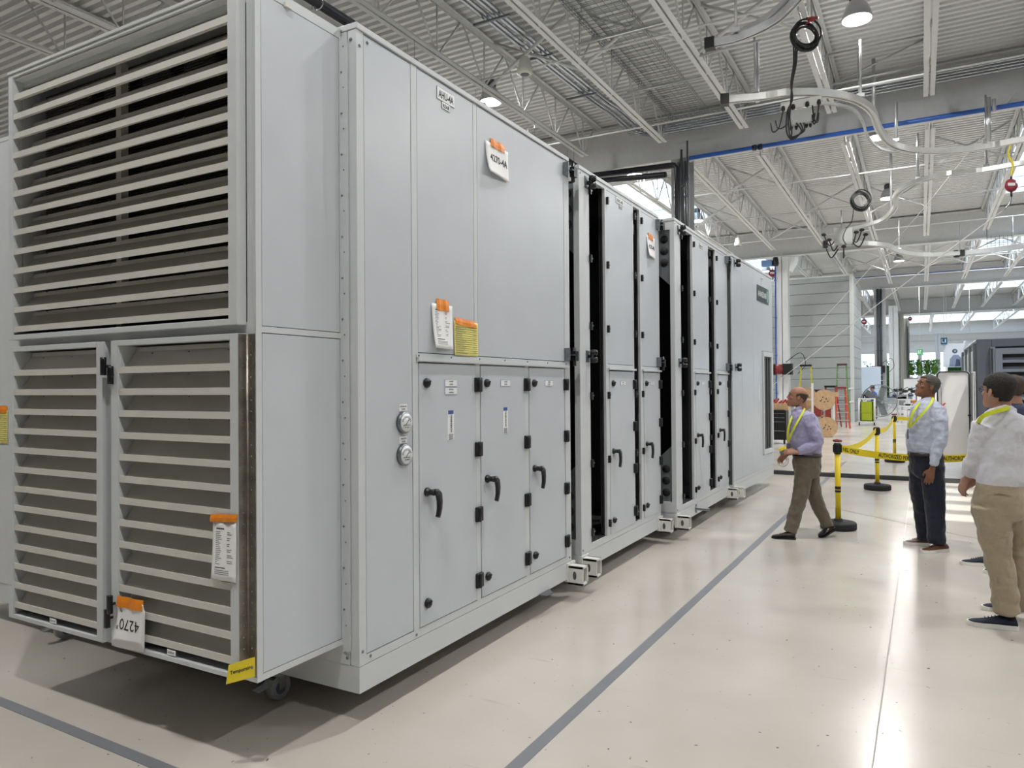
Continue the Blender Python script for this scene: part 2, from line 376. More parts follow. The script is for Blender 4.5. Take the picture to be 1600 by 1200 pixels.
pipe([(-7.62, 1., 7.0), (-7.62, 17., 7.0), (-7.5, 17.2, 6.95), (-5.35, 17.3, 6.85)], .07, PIPEB, 'second black pipe running just below and left of the first', clamps=[(-7.62, q+.1, 7.0) for q in hy], up=7.6)
t = pipe([(-4.9, 17.75, 7.3), (6.5, 17.75, 7.33)], .05, BLUEC, 'bright blue pipe along the underside of the first girder')
for cx in (-3.35, -3.22):
    b = B(BLACK); b.cyl((cx, 17.75, 7.3), (1, 0, 0), .07, .09, 12); world_part(b, 'coupling', None, t)
pipe([(-4.5, 48.8, 8.15), (9, 48.8, 8.15)], .05, BLUEC, 'thin blue pipe along the third girder', name='pipe')
for i, dx in enumerate((0, .1, .24, .34)):
    pipe([(-6.85+dx, 2., 8.3), (-6.75+dx, 10, 8.3), (-6.6+dx, 15., 8.3), (-6.45+dx, 16.3, 8.25), (-6.1+dx, 17.2, 8.), (-5.2, 17.8-.02*i, 8.05+.05*i), (0, 17.85, 8.1+.06*i), (7, 17.9, 8.12+.06*i)], .035, CHROME, 'shiny steel roof conduit, %s of the bundle of four from the left' % ORD[i], name='conduit', cat='conduit', grp='bundle of four steel conduits under the roof', curve=True, n=8)
b = B(GALV)
for y in (6., 8.5, 11.07, 12.8, 15.): b.box(-6.95, -6.2, y-.02, y+.02, 8.2, 8.24)
tag(b.build('conduit_support'), 'small cross supports carrying the bundle of steel conduits', 'bracket', kind='stuff')
# wire basket tray
b = B(GALV)
xs = (-5.0, -4.15); z0 = 7.9
def wires(path0, path1):
    pass
for i in range(8):
    x = xs[0]+(xs[1]-xs[0])*i/7; b.tube([(x, 3., z0), (x, 16.7, z0)], .006, 4)
for x in xs:
    for dz in (.06, .12): b.tube([(x, 3., z0+dz), (x, 16.7, z0+dz)], .006, 4)
y = 3.
while y < 16.7: b.tube([(xs[0], y, z0+.13), (xs[0], y, z0), (xs[1], y, z0), (xs[1], y, z0+.13)], .005, 4); y += .12
for i in range(6):
    y = 16.5+i*.13; b.tube([(-6.2, y, z0+.02), (-3.1, y, z0+.02)], .006, 4)
x = -6.2
while x < -3.1: b.tube([(x, 16.5, z0+.02), (x, 17.15, z0+.02)], .005, 4); x += .12
t = tag(b.build('wire_basket_tray'), 'long galvanised wire mesh cable tray hung under the roof deck', 'cable tray')
for y in (4.5, 7., 9.5, 12., 14.5):
    b = B(ALU); b.box(-5.3, -3.7, y-.02, y+.02, z0-.05, z0-.01)
    for x in (-5.25, -3.75): b.tube([(x, y, z0-.03), (x, y, 8.6)], .006, 4)
    b.build('tray_hanger', None, t)
# high bay lamps
LAMPH = mat('lamp_housing', 'a9acb0', .3, .5, noise=.05)
LED = mat('lamp_diffuser', 'ffffff', .5, emit=8.)
def lamp_proto():
    t = thing('high_bay_lamp', 'x', 'lamp', (0, 0, 0))
    b = B(LAMPH); b.lathe((0, 0, 0), [(.25, 0), (.255, .02), (.2, .2), (.13, .3), (.12, .32)], 24); b.build('reflector', None, t)
    b = B(mat('lamp_driver', '3f4246', .5, noise=.1)); b.lathe((0, 0, 0), [(.11, .32), (.12, .34), (.12, .46), (.08, .5)], 16); b.build('driver', None, t)
    b = B(LED); b.lathe((0, 0, 0), [(.01, -.012), (.235, -.01), (.235, .0), (.01, .0)], 24); b.build('diffuser', None, t)
    b = B(STEELG); b.tube([(0, 0, .5), (0, 0, DZ-8.1)], .012, 6); b.build('rod', None, t)
    return t
lp0 = lamp_proto(); first = True
for i, (x, y) in enumerate(LAMP_SPOTS):
    o = lp0 if first else copy_tree(lp0); first = False
    o.location = (x, y, 8.1); row = 'centre' if x == -.9 else 'left' if x < -7 else 'far left' if x < -10 else 'right'
    o['label'] = 'round high bay lamp hanging in the %s row of roof lamps' % row; o['group'] = 'high bay lamps in the %s row' % row
    if x == -.9 and y == 14.07: o['label'] = 'large lit high bay lamp at the top right of the picture'; del o['group']
    if x == -7.5 and y == 28.2: o['label'] = 'lit high bay lamp seen just right of the grey column behind the air handlers'; del o['group']
    ld = bpy.data.lights.new('lamp_light', 'AREA'); ld.shape = 'DISK'; ld.size = .34; ld.energy = LAMP_W; ld.color = (1., .985, .962)
    lo = bpy.data.objects.new('lamp_light', ld); C.objects.link(lo); lo.parent = o; lo.location = (0, 0, -.03)
# ================================================================== AIR HANDLING UNITS
ZB, ZS, ZR, ZTOP = .165, .3, 3.515, 3.552
RU = (Vector((0, 1, 0)), Vector((0, 0, 1)), Vector((1, 0, 0)))      # right, up, out on a unit's long side
FRU = (Vector((1, 0, 0)), Vector((0, 0, 1)), Vector((0, -1, 0)))    # the same on a face looking at the camera end
def screw(b, p, ax, r=.008):
    b.use(GALV); b.lathe(Vector(p), [(r, 0), (r, .002), (r*.6, .005)], 8, ax)
LABELP = mat('label_plastic', 'eceeef', .35, noise=.03)
def plate(parent, name, cy, cz, w, h, lines, label=None, bg=LABELP, ink=INK, E=RU, x=0., size=None, border=True, origin=None):
    """small sign plate on a face; lines = [(text, size, dy)]"""
    b = B(); c = origin if origin is not None else Vector((x, cy, cz))
    b.use(BLUEINK if border == 'blue' else INK if border else bg); b.obox(c+E[2]*.001, E[0], E[1], E[2], w/2, h/2, .001)
    b.use(bg); b.obox(c+E[2]*.0015, E[0], E[1], E[2], w/2-.0015, h/2-.0015, .0012)
    for t_, s_, dy in lines: text_mesh(t_, s_, E, c+E[1]*dy+E[2]*.003, b, ink, bold=True, xs=min(1., w*.86/(s_*.62*max(1, len(t_)))))
    o = b.build(name, None, parent)
    if label: o['label'] = label
    return o
def access_door(t, y0, y1, z0=.35, z1=1.84, labels=1, iom=False, extra_knob=False):
    b = B(PANEL); b.box(-.02, .003, y0, y1, z0, z1); d = bevel(b.build('access_door', None, t), .002, 1)
    hx = .0
    def handle(yc, zc):
        b = B(BLACK); b.lathe((0.003, yc, zc), [(.026, 0), (.026, .012), (.018, .02), (.017, .045), (.02, .05), (.012, .056)], 14, (1, 0, 0))
        b.loft([[Vector((.052+dx, yc+cy+sy*.5*w, zc+cz+sz*.5*w)) for dx, sy, sz in ((-.01, -ny, -nz), (.01, -ny, -nz), (.01, ny, nz), (-.01, ny, nz))]
                for cy, cz, w, ny, nz in ((0, .0, .034, 0, 1), (.03, .0, .034, .3, 1), (.052, -.02, .036, 1, .5), (.06, -.06, .034, 1, .1), (.058, -.1, .028, 1, -.1), (.046, -.135, .022, 1, -.3), (.038, -.146, .02, 1, -.5))])
        b.build('handle', None, d)
    def knob(yc, zc):
        b = B(BLACK); b.lathe((.003, yc, zc), [(.027, 0), (.029, .008), (.026, .018), (.014, .025)], 14, (1, 0, 0)); b.obox((.027, yc+.004, zc+.004), (1, 0, 0), (0, .8, .6), (0, -.6, .8), .004, .012, .004); b.build('knob', None, d)
    w = y1-y0; hy_ = y0+.066
    handle(hy_, 1.104); knob(hy_, 1.726); knob(hy_, .472)
    for z in (1.715, 1.305, .892, .473):
        b = B(BLACK); b.box(.0, .022, y1-.018, y1+.055, z-.046, z+.046); b.tube([(.02, y1+.01, z-.046), (.02, y1+.01, z+.046)], .014, 8); bevel(b.build('hinge', None, t), .004, 1)
    yc = y0+w*.53
    plate(d, 'door_label', yc, 1.726, .13*min(1, w/.55), .042, [('ACCESS', .012, .009), ('DOOR', .012, -.009)], x=.003, border='blue')
    if labels == 2: plate(d, 'door_label', yc, 1.678, .13, .042, [('RETURN', .012, .009), ('DAMPERS', .012, -.009)], x=.003, border='blue')
    if iom:
        b = B(); c = Vector((.003, yc-.005, 1.472)); b.use(LABELP); b.obox(c+Vector((.001, 0, 0)), *RU, .034, .088, .001)
        b.use(BLUEINK); b.lathe(c+Vector((.002, 0, .078)), [(.012, 0), (.012, .001)], 10, (1, 0, 0)); b.obox(c+Vector((.002, 0, .078)), *RU, .028, .011, .0008)
        text_mesh('WARNING', .022, (Vector((0, 0, 1)), Vector((0, -1, 0)), RU[2]), c+Vector((.0035, .004, .01)), b, INK, bold=True)
        b.use(INKG)
        for k in range(4): b.obox(c+Vector((.0025, 0, -.055-.009*k)), *RU, .024, .002, .0005)
        b.build('warning_sticker', None, d)
    return d
def casting(t, yc, s=1):
    """hollow corner lifting block"""
    b = B(mat('casting_paint', 'dcdcd6', .4, noise=.04)); y0, y1, x0, x1, z0, z1, w = yc-.055, yc+.055, 0., .13, .125, .27, .016
    b.box(x0, x1, y0, y0+w, z0, z1); b.box(x0, x1, y1-w, y1, z0, z1); b.box(x0, x1, y0, y1, z1-w, z1); b.box(x0, x1, y0, y1, z0, z0+w); b.box(-.02, x0+.008, y0-.02, y1+.02, z0+.02, z1+.02)
    b.use(SEAM); b.loft([[Vector((.06+.016*math.cos(a), y0+dy, .198+.034*math.sin(a))) for a in [2*PI*i/12 for i in range(12)]] for dy in (-.001, .0005)])
    return bevel(b.build('lifting_block', None, t), .006, 2)
def latch(t, yc, zc, kind):
    if kind == 'bracket':       # galvanised angle with black draw-latch
        b = B(GALV); b.box(0, .006, yc-.07, yc+.01, zc-.05, zc+.05); b.box(0, .05, yc-.075, yc-.069, zc-.05, zc+.05); b.box(0, .06, yc-.03, yc+.05, zc-.006, zc)
        for k in (-.03, .03): screw(b, (.006, yc-.04, zc+k), (1, 0, 0), .01)
        o = b.build('joining_bracket', None, t)
        b = B(BLACK); b.box(.02, .06, yc+.01, yc+.07, zc-.05, zc+.03); b.tube([(.04, yc+.03, zc-.09), (.04, yc+.03, zc+.06)], .016, 8); b.build('draw_latch', None, o)
    else:
        b = B(GALV); b.box(0, .006, yc-.04, yc+.03, zc-.05, zc+.05)
        o = b.build('joining_bracket', None, t)
        b = B(BLACK); b.lathe((.05, yc+.02, zc+.008), [(.03, 0), (.035, .02), (.03, .045), (.01, .05)], 12); b.lathe((.05, yc+.02, zc-.008), [(.03, 0), (.035, -.02), (.03, -.045), (.01, -.05)], 12); b.box(0, .04, yc, yc+.04, zc-.012, zc+.012); b.build('draw_latch', None, o)
def panel_box(t, name, y0, y1, z0, z1, x=0., th=.02, m=PANEL):
    b = B(m); b.box(x-th, x, y0, y1, z0, z1); return bevel(b.build(name, None, t), .0015, 1)
WID = 3.95
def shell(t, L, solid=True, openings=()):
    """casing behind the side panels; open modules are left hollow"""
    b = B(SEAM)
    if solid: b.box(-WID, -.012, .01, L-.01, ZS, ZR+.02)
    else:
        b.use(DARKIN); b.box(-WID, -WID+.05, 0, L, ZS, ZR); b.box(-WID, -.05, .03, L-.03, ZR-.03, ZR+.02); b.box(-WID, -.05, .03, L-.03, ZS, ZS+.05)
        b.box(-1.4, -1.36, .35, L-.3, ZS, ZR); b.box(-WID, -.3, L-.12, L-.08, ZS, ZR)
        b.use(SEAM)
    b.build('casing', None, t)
    b = B(FRAME); b.box(-WID, 0, 0, L, ZB, ZS-.003); b.build('base_rail', None, t)
    b = B(FRAME); b.box(-WID, .006, -.004, L, ZR+.005, ZTOP); bevel(b.build('roof_trim', None, t), .003, 1)
# ---- first unit --------------------------------------------------
U1 = thing('air_handling_unit', 'nearest large white air handling unit, marked AHU-4A, with three black-hinged lower doors', 'air handling unit', (-2.468, 2.815, 0))
o_ = 2.815
shell(U1, 2.543)
Y = lambda y: y-o_
b = B(FRAME)
b.box(-.055, 0, 0, Y(2.868), ZS, ZR+.002); b.box(-.02, 0, Y(3.267), Y(3.318), ZS, ZR); b.box(-.02, -.0012, Y(3.919), Y(3.958), 1.89, ZR); b.box(-.02, 0, Y(5.262), 2.543, ZS, ZR)
b.box(-.02, -.0006, Y(3.316), Y(5.264), 1.846, 1.895); b.box(-.02, -.0006, Y(2.866), Y(5.264), ZS+.0005, .345)
b.box(-.02, -.0012, Y(3.93), Y(3.979), .34, 1.85); b.box(-.02, -.0012, Y(4.589), Y(4.645), .34, 1.85)
for y, z in ((2.84, .37), (2.84, 3.44), (2.9, .33), (3.29, .32), (5.32, .33), (5.345, .44), (5.32, 3.49), (2.9, 3.48)): screw(b, (0, Y(y), z), (1, 0, 0), .009)
b.build('side_frame', None, U1)
panel_box(U1, 'side_panel', Y(2.873), Y(3.263), .35, 3.511, -.001)
panel_box(U1, 'side_panel', Y(3.323), Y(3.915), 1.9, 3.511, -.001)
panel_box(U1, 'side_panel', Y(3.962), Y(5.258), 1.9, 3.511, -.001)
b = B(FRAME); b.box(0, .022, Y(3.303), Y(5.305), 1.85, 1.87); b.box(0, .004, Y(3.303), Y(5.305), 1.845, 1.888)
for k in range(7): screw(b, (.004, Y(3.32+k*.325), 1.88), (1, 0, 0), .006)
b.build('drip_rail', None, U1)
access_door(U1, Y(3.322), Y(3.924), labels=2, iom=True)
access_door(U1, Y(3.984), Y(4.583), iom=True)
access_door(U1, Y(4.65), Y(5.246))
GLASS = mat('gauge_glass', 'd2d6da', .08, coat=1.)
for zc, tx in ((1.51, ('RETURN AIR', 'FILTER')), (1.334, ('FINAL FILTER', 'FILTER'))):
    b = B(GALV); b.lathe((0, Y(3.18), zc), [(.06, 0), (.06, .018), (.054, .024), (.05, .024)], 24, (1, 0, 0)); g = b.build('pressure_gauge', None, U1)
    b = B(mat('gauge_face', 'e6e8ea', .3, coat=1.)); b.lathe((0, Y(3.18), zc), [(.051, .0242), (.051, .0248), (.001, .0248)], 24, (1, 0, 0))
    b.use(INK)
    for k in range(11):
        a = math.radians(20+k*14); b.obox((.0255, Y(3.18)+.038*math.cos(a), zc+.034*math.sin(a)-.004), (1, 0, 0), (0, math.cos(a), math.sin(a)), (0, -math.sin(a), math.cos(a)), .0006, .006, .0012)
    b.obox((.0262, Y(3.18)+.008, zc+.004), (1, 0, 0), (0, .7, .7), (0, -.7, .7), .0006, .026, .0015)
    b.obox((.0256, Y(3.18), zc-.014), (1, 0, 0), (0, 1, 0), (0, 0, 1), .0006, .03, .0012); b.obox((.0256, Y(3.18), zc-.026), (1, 0, 0), (0, 1, 0), (0, 0, 1), .0006, .018, .0012)
    b.build('dial', None, g)
    plate(U1, 'gauge_label', Y(3.179), zc+.08, .07, .038, [(tx[0], .0105, .008), (tx[1], .0105, -.008)], border=False)
plate(U1, 'name_plate', Y(3.61), 3.443, .185, .075, [('AHU-4A', .062, -.004)])
plate(U1, 'name_plate', Y(3.61), 3.384, .085, .042, [('REAR', .032, -.003)])
casting(U1, Y(5.34)); latch(U1, Y(5.33), 3.44, 'bracket'); latch(U1, Y(5.33), 1.955, 'bracket')
# end face of the first unit, round the louvre housing
b = B(FRAME); b.box(-WID, -.06, -.004, .012, ZS, ZR)
b.box(-.1, -.05, -.012, -.004, .37, ZR-.05)
for k in range(15):
    z = .5+k*.21; screw(b, (-.075, -.012, z), (0, -1, 0), .004); screw(b, (-.088, -.012, z+.08), (0, -1, 0), .006)
screw(b, (-.075, -.004, .335), (0, -1, 0), .01); screw(b, (-.035, -.001, 3.47), (0, -1, 0), .01)
b.build('end_frame', None, U1)
# lifting lugs below the base rail
for y in (2.05,):
    b = B(SEAM); b.loft([[Vector((x, y-.12, .17+dz)), Vector((x+.0, y+.12, .17+dz)), Vector((.05, y+.05, .15+dz)), Vector((.05, y-.05, .15+dz))] for x, dz in ((-.04, 0), (-.04, .008))]); 
    b.build('lifting_lug', None, U1)
def castors(t, pts, brake=()):
    for i, (x, y) in enumerate(pts):
        b = B(mat('grey_tyre', 'a9acae', .55, noise=.2)); b.tube([(x-.022, y, .068), (x+.022, y, .068)], .068, 24); w = b.build('castor_wheel', None, t)
        b = B(CHROME); b.tube([(x-.028, y, .068), (x+.028, y, .068)], .012, 10); b.box(x-.03, x-.026, y-.02, y+.03, .06, .14); b.box(x+.026, x+.03, y-.02, y+.03, .06, .14); b.box(x-.04, x+.04, y-.04, y+.045, .135, .16); b.build('castor_fork', None, w)
        b = B(mat('hub_dark', '5c6a7c', .4, .3)); b.tube([(x-.024, y, .068), (x+.024, y, .068)], .036, 16); b.build('castor_hub', None, w)
        if i in brake:
            b = B(CHROME); b.bar((x, y-.03, .13), (x, y-.1, .1), .05, .004); b.bar((x, y-.1, .1), (x-.005, y-.15, .09), .06, .004); b.build('brake_pedal', None, w)
castors(U1, [(-.62, .045), (-2.66, .045)], (0, 1))
# ---- later units -------------------------------------------------
def clip(t, y, z):
    b = B(BLACK); b.box(-.012, .022, y-.012, y+.012, z-.035, z+.03); b.use(GALV); b.box(.01, .02, y+.012, y+.03, z-.006, z+.006); b.build('panel_clip', None, t)
def door_opening(t, y0, y1):
    """a full-height gap whose door is off: black gaskets round dark filter tracks"""
    b = B(BLKRUB)
    for x in (-.028, -.046): b.box(x-.006, x+.006, y1-.018, y1-.001, .36, ZR-.03)
    b.box(-.14, -.02, y0, y1, .352, .36)
    b.build('door_gasket', None, t)
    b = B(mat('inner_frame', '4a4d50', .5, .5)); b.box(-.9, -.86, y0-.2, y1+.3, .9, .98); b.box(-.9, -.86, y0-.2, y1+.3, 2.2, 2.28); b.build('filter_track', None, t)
    for z in (3.385, 2.8, 2.22, 1.62, 1.042, .455): clip(t, y0+.002, z)
def open_unit(t, L, spans, mid, name):
    """spans = [(y0, y1)] closed columns with a lower door, mid = openings"""
    shell(t, L, False)
    b = B(FRAME)
    b.box(-.05, 0, 0, mid[0][0]-.003, ZS, ZR+.002)
    b.box(-.05, -.0006, .0005, L-.0005, ZS+.0005, .352); b.box(-.05, -.0006, .0005, L-.0005, ZR-.03, ZR+.001)
    b.box(-WID, -.05, 0, .05, ZS, .42); b.box(-WID, -.05, 0, .05, ZR-.09, ZR)
    b.box(-WID, -WID+.1, 0, .05, ZS, ZR)
    for (y0, y1) in spans:
        b.box(-.05, 0, y0-.048, y0-.002, .352, ZR); b.box(-.05, -.0006, y0-.003, y1, 1.848, 1.9); b.box(-.02, -.0012, y0-.003, y0+.036, .35, 1.85)
        b.box(-.05, 0, y1-.012, y1+.022, .352, ZR)
    for z in (.33, 3.49): screw(b, (0, .03, z), (1, 0, 0), .009)
    b.build('side_frame', None, t)
    for (y0, y1) in spans:
        panel_box(t, 'side_panel', y0+.001, y1-.014, 1.904, ZR-.034, -.001, .045)
        b = B(FRAME); b.box(0, .022, y0-.01, y1+.03, 1.85, 1.868); b.build('drip_rail', None, t)
        access_door(t, y0+.04, y1-.016)
        for z in (3.385, 2.8, 2.22, 1.62, 1.042, .465): clip(t, y0-.004, z)
    for (y0, y1) in mid: door_opening(t, y0, y1)
    # grey corner gussets with round holes in the open end
    b = B(mat('gusset_grey', '74797d', .5, .3, noise=.08)); g = .62
    for z0, s in ((ZR-.09, -1), (.42, 1)):
        b = B(MATS['gusset_grey']); b.loft([[Vector((-.05, y, z0)), Vector((-.3, y, z0)), Vector((-.3, y, z0+s*g*.62)), Vector((-.05, y, z0+s*g))] for y in (.02, .028)])
        b.use(BLKRUB)
        for k in range(3): b.lathe((-.12, .0195, z0+s*(.1+.13*k)), [(.045, 0), (.045, .002), (.001, .002)], 16, (0, -1, 0))
        b.build('end_gusset', None, t)
    casting(t, .06); casting(t, L-.03)
    latch(t, .16, 3.44, 'knob'); latch(t, .16, 1.955, 'knob')
    latch(t, L-.03, 3.44, 'bracket'); latch(t, L-.03, 1.955, 'bracket')
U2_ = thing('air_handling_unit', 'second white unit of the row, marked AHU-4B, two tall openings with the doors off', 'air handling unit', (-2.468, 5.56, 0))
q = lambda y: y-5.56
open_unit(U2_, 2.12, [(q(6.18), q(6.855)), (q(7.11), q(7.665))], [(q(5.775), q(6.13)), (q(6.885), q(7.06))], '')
plate(U2_, 'name_plate', q(6.51), 3.45, .19, .06, [('AHU-4B', .05, -.003)])
plate(U2_, 'name_plate', q(6.53), 3.398, .08, .035, [('REAR', .028, -.003)])
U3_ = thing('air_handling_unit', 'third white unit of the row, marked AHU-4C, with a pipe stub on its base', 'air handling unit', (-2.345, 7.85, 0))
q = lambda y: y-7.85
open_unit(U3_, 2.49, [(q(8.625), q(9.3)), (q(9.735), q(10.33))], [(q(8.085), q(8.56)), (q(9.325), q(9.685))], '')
plate(U3_, 'name_plate', q(8.98), 3.42, .17, .055, [('AHU-4C', .045, -.003)])
b = B(GALV); b.lathe((0, q(8.63), .235), [(.04, 0), (.04, .01), (.018, .012), (.018, .16), (.001, .16)], 14, (1, 0, 0)); b.box(0, .01, q(8.61), q(8.65), .19, .29); b.build('drain_pipe', None, U3_)
castors(U2_, [(-.6, .2), (-3., .2)]); castors(U3_, [(-.6, .2), (-3., .2)])
for t, L in ((U1, 2.543), (U2_, 2.12), (U3_, 2.49)): castors(t, [(-.6, L-.25), (-3., L-.25)])
ang = -math.atan2(.086, 2.65)
U4_ = thing('air_handling_unit', 'farthest white unit of the row, with a dark green maker plate', 'air handling unit', (-2.295, 10.43, 0), ang)
L4 = 2.66
b = B(SEAM); b.box(-WID, -.012, .01, L4-.01, ZS, ZR+.02); b.build('casing', None, U4_)
b = B(FRAME); b.box(-WID, 0, 0, L4, ZB, ZS-.003); b.build('base_rail', None, U4_)
b = B(FRAME); b.box(-WID, .006, -.004, L4, ZR+.005, ZTOP); b.box(-.4, -.02, 1.7, 1.9, ZTOP, ZTOP+.03); b.build('roof_trim', None, U4_)
cuts = [.0, .12, .53, 1.26]
for a, c in zip(cuts, cuts[1:]): panel_box(U4_, 'side_panel', a+.002, c-.003, .352, ZR, -.001)
panel_box(U4_, 'side_panel', 1.262, 1.85, .352, ZR, -.001)
panel_box(U4_, 'side_panel', 1.853, L4-.04, 2.26, ZR, -.001); panel_box(U4_, 'side_panel', 1.853, L4-.04, .352, .56, -.001)
b = B(FRAME); b.box(-.02, 0, 0, L4, ZS, .35); b.box(-.02, 0, L4-.037, L4, .3505, ZR); b.box(-.012, .0194, 1.92, 2.51, 2.17, 2.25); b.box(-.012, .0194, 1.92, 2.51, .57, .64); b.box(-.012, .02, 1.88, 1.93, .57, 2.25); b.box(-.012, .02, 2.5, 2.6, .57, 2.25); b.build('side_frame', None, U4_)
b = B(mat('dark_opening', '4c4f52', .5, .2)); b.box(-.02, -.004, 1.93, 2.5, .64, 2.17)
b.use(DARKIN)
for k in range(3): b.box(-.004, .004, 2.0+k*.17, 2.06+k*.17, .66, 2.15)
b.build('vent_opening', None, U4_)
PLG = mat('plate_dark_green', '22332f', .35, noise=.08)
b = B(); b.use(PLG); b.box(0, .006, 1.53, 2.36, 3.045, 3.3); text_mesh('ANNEXAIR', .125, RU, (.007, 1.9, 3.165), b, WHITE, bold=True)
b.use(mat('teal_mark', '7fc9b4', .4))
for k in range(9):
    a = -1.2+k*.3; b.obox((.0075, 2.2+.09*math.cos(a), 3.17+.09*math.sin(a)), (1, 0, 0), (0, math.cos(a), math.sin(a)), (0, -math.sin(a), math.cos(a)), .001, .02+.002*k, .017)
o = b.build('maker_plate', None, U4_); o['label'] = 'dark green maker plate with white lettering and teal swoosh'
plate(U4_, 'small_sticker', 1.63, 1.58, .045, .26, [], border=False); plate(U4_, 'name_plate', 1.9, 3.43, .15, .05, [('AHU-4D', .035, -.002)], border=False)
casting(U4_, .06); latch(U4_, .16, 3.44, 'knob'); latch(U4_, .16, 1.955, 'knob'); castors(U4_, [(-.6, .3), (-3., .3), (-.6, 2.3), (-3., 2.3)])
# ---- louvred housing on the near end ------------------------------
LH = thing('louvre_housing', 'white housing with a big louvre over two louvred doors at the near end', 'louvre housing', (-2.566, 2.258, 0))
XL, YF = -1.95, -.053       # left edge, front plane (local)
D_ = .552
b = B(FRAME)
z0, z1 = .4, 3.535
b.box(-.02, 0, .0, .032, z0, z1); b.box(-.02, 0, D_-.012, D_, z0, z1); b.box(-.02, -.0006, .001, D_-.001, z0+.001, .43); b.box(-.02, -.0006, .001, D_-.001, z1-.05, z1-.001); b.box(-.02, -.0006, .001, D_-.001, 1.952, 1.98)
b.box(XL, -.021, .002, D_-.002, z0+.002, z0+.02); b.box(XL, -.021, .002, D_-.002, z1-.02, z1-.002); b.box(XL, XL+.02, 0, D_-.003, z0, z1)
b.box(-.055, -.0205, -.0, .02, z0, z1); b.box(XL+.021, -.056, .0006, .02, 1.925, 2.0); b.box(XL+.021, -.056, .0006, .02, z0+.0005, .43); b.box(XL+.021, -.056, .0006, .02, z1-.1, z1-.0005)
b.build('housing_frame', None, LH)
b = B(SEAM); b.box(-.03, -.012, .02, D_-.01, z0+.02, z1-.03); b.use(mat('blank_grey', '63686b', .5, .2)); b.box(XL+.03, -.05, .14, .15, .42, 1.93)
b.use(DARKIN); b.box(XL+.02, -.03, .45, .46, 1.95, z1); b.box(XL+.02, -.03, .02, .45, 1.95, 1.96); b.build('inner_casing', None, LH)
panel_box(LH, 'side_panel', .036, D_-.016, 1.983, z1-.053, -.001, .012); panel_box(LH, 'side_panel', .036, D_-.016, .433, 1.948, -.001, .012)
b = B(LOUV); b.box(-.002, .012, .17, .21, 3.48, 3.5); b.build('top_bracket', None, LH)
b = B(DARKIN)
for k in range(5): b.box(XL+.3+k*.36, XL+.34+k*.36, .25, .3, 1.97, 3.48)
b.build('inner_bar', None, LH)
MESHM = mat('insect_mesh', '2a2824', .7, .2)
b = B(MESHM); z = 2.0
while z < 3.42: b.box(XL+.06, -.12, .12, .122, z, z+.007); z += .015
b.build('insect_screen', None, LH)['kind'] = 'stuff'
def blades(b, x0, x1, zs, y, dp=.1, h=.033, sl=.62):
    for z in zs:
        pr = [(0, 0), (0, h), (.006, h), (.01, h-.014), (.03, h-.014), (dp-.008, h+dp*sl), (dp-.004, h+dp*sl+.022), (dp, h+dp*sl+.022), (dp, h+dp*sl), (.034, h-.02), (.004, h-.02), (.002, 0)]
        b.loft([[Vector((x, y+p, z+q_)) for p, q_ in pr] for x in (x0, x1)], smooth=False)
# upper louvre
xo0, xo1 = -4.47+2.566, -2.683+2.566
t = LH
b = B(FRAME)
for (xa, xb, za, zb_) in ((-4.515+2.566, xo0, 1.985, 3.509), (xo1, -2.625+2.566, 1.985, 3.509), (xo0, xo1, 3.472, 3.509), (xo0, xo1, 1.985, 2.013)): b.box(xa, xb, YF, .0, za, zb_)
b.box(-4.515+2.566, -.059, YF-.006, YF+.001, 3.492, 3.509)
b.box(xo0+.001, xo1-.001, YF+.01, .1, 3.462, 3.468); b.box(xo0, xo0+.004, .0, .1, 2.01, 3.47); b.box(xo1-.004, xo1, .0, .1, 2.01, 3.47)
lf = bevel(b.build('upper_louvre', None, LH), .0025, 1)
bz = [3.343-.1095*k for k in range(13)]
for z in bz:
    b = B(LOUV); blades(b, xo0+.002, xo1-.002, [z], YF+.004, .11, .032)
    for k in range(6): screw(b, (xo0+.15+k*.3, YF+.106, z+.12), (0, -1, 0), .004)
    b.build('louvre_blade', None, lf)
b = B(LOUV); xm = -3.66+2.566; b.box(xm-.022, xm+.022, .06, .1, 2.01, 3.42)
b.build('mullion', None, lf)
# lower doors
def louvre_door(x0, x1, ox0, ox1, right):
    b = B(FRAME); z0, z1 = .419, 1.946
    for (xa, xb, za, zb_) in ((x0, ox0, z0, z1), (ox1, x1, z0, z1), (ox0, ox1, 1.92, z1), (ox0, ox1, z0, .442)): b.box(xa, xb, YF, -.004, za, zb_)
    for (xa, xb) in ((ox0, ox0+.003), (ox1-.003, ox1)): b.box(xa, xb, YF+.004, .08, .445, 1.92)
    d = bevel(b.build('louvre_door', None, LH), .0025, 1)
    for k in range(13):
        b = B(LOUV); z = 1.782-.1078*k+(0 if right else .0); z = 1.782-.1085*k
        blades(b, ox0+.003, ox1-.003, [z], YF+.004, .1, .033, .78)
        for i in range(3): screw(b, (ox0+.15+i*.28, YF+.088, z+.1), (0, -1, 0), .0035)
        b.build('louvre_blade', None, d)
    plate(d, 'small_label', 0, 0, .06, .024, [('INTAKE AIR', .0095, 0)], border=False, E=FRU, origin=Vector(((ox0+ox1)/2, YF+.003, .462)))
    return d
dl = louvre_door(-4.515+2.566, -3.623+2.566, xo0, -3.675+2.566, False)
dr = louvre_door(-3.55+2.566, -2.621+2.566, -3.495+2.566, -2.675+2.566, True)
def tee(p, parent):
    b = B(BLACK); b.tube([Vector(p), Vector(p)+Vector((0, -.035, 0))], .007, 8); b.loft([[Vector(p)+Vector((.011*sx, -.035-.013+dy, zz)) for sx, dy in ((-1, 0), (1, 0), (1, .02), (-1, .02))] for zz in (-.045, -.03, .03, .045)]); b.build('tee_handle', None, parent)
for u, v in ((153, 572), (160, 586)): p = P(u, v, y=2.15); tee((p.x+2.566, YF+.01 if u < 155 else -.03, p.z), dl)
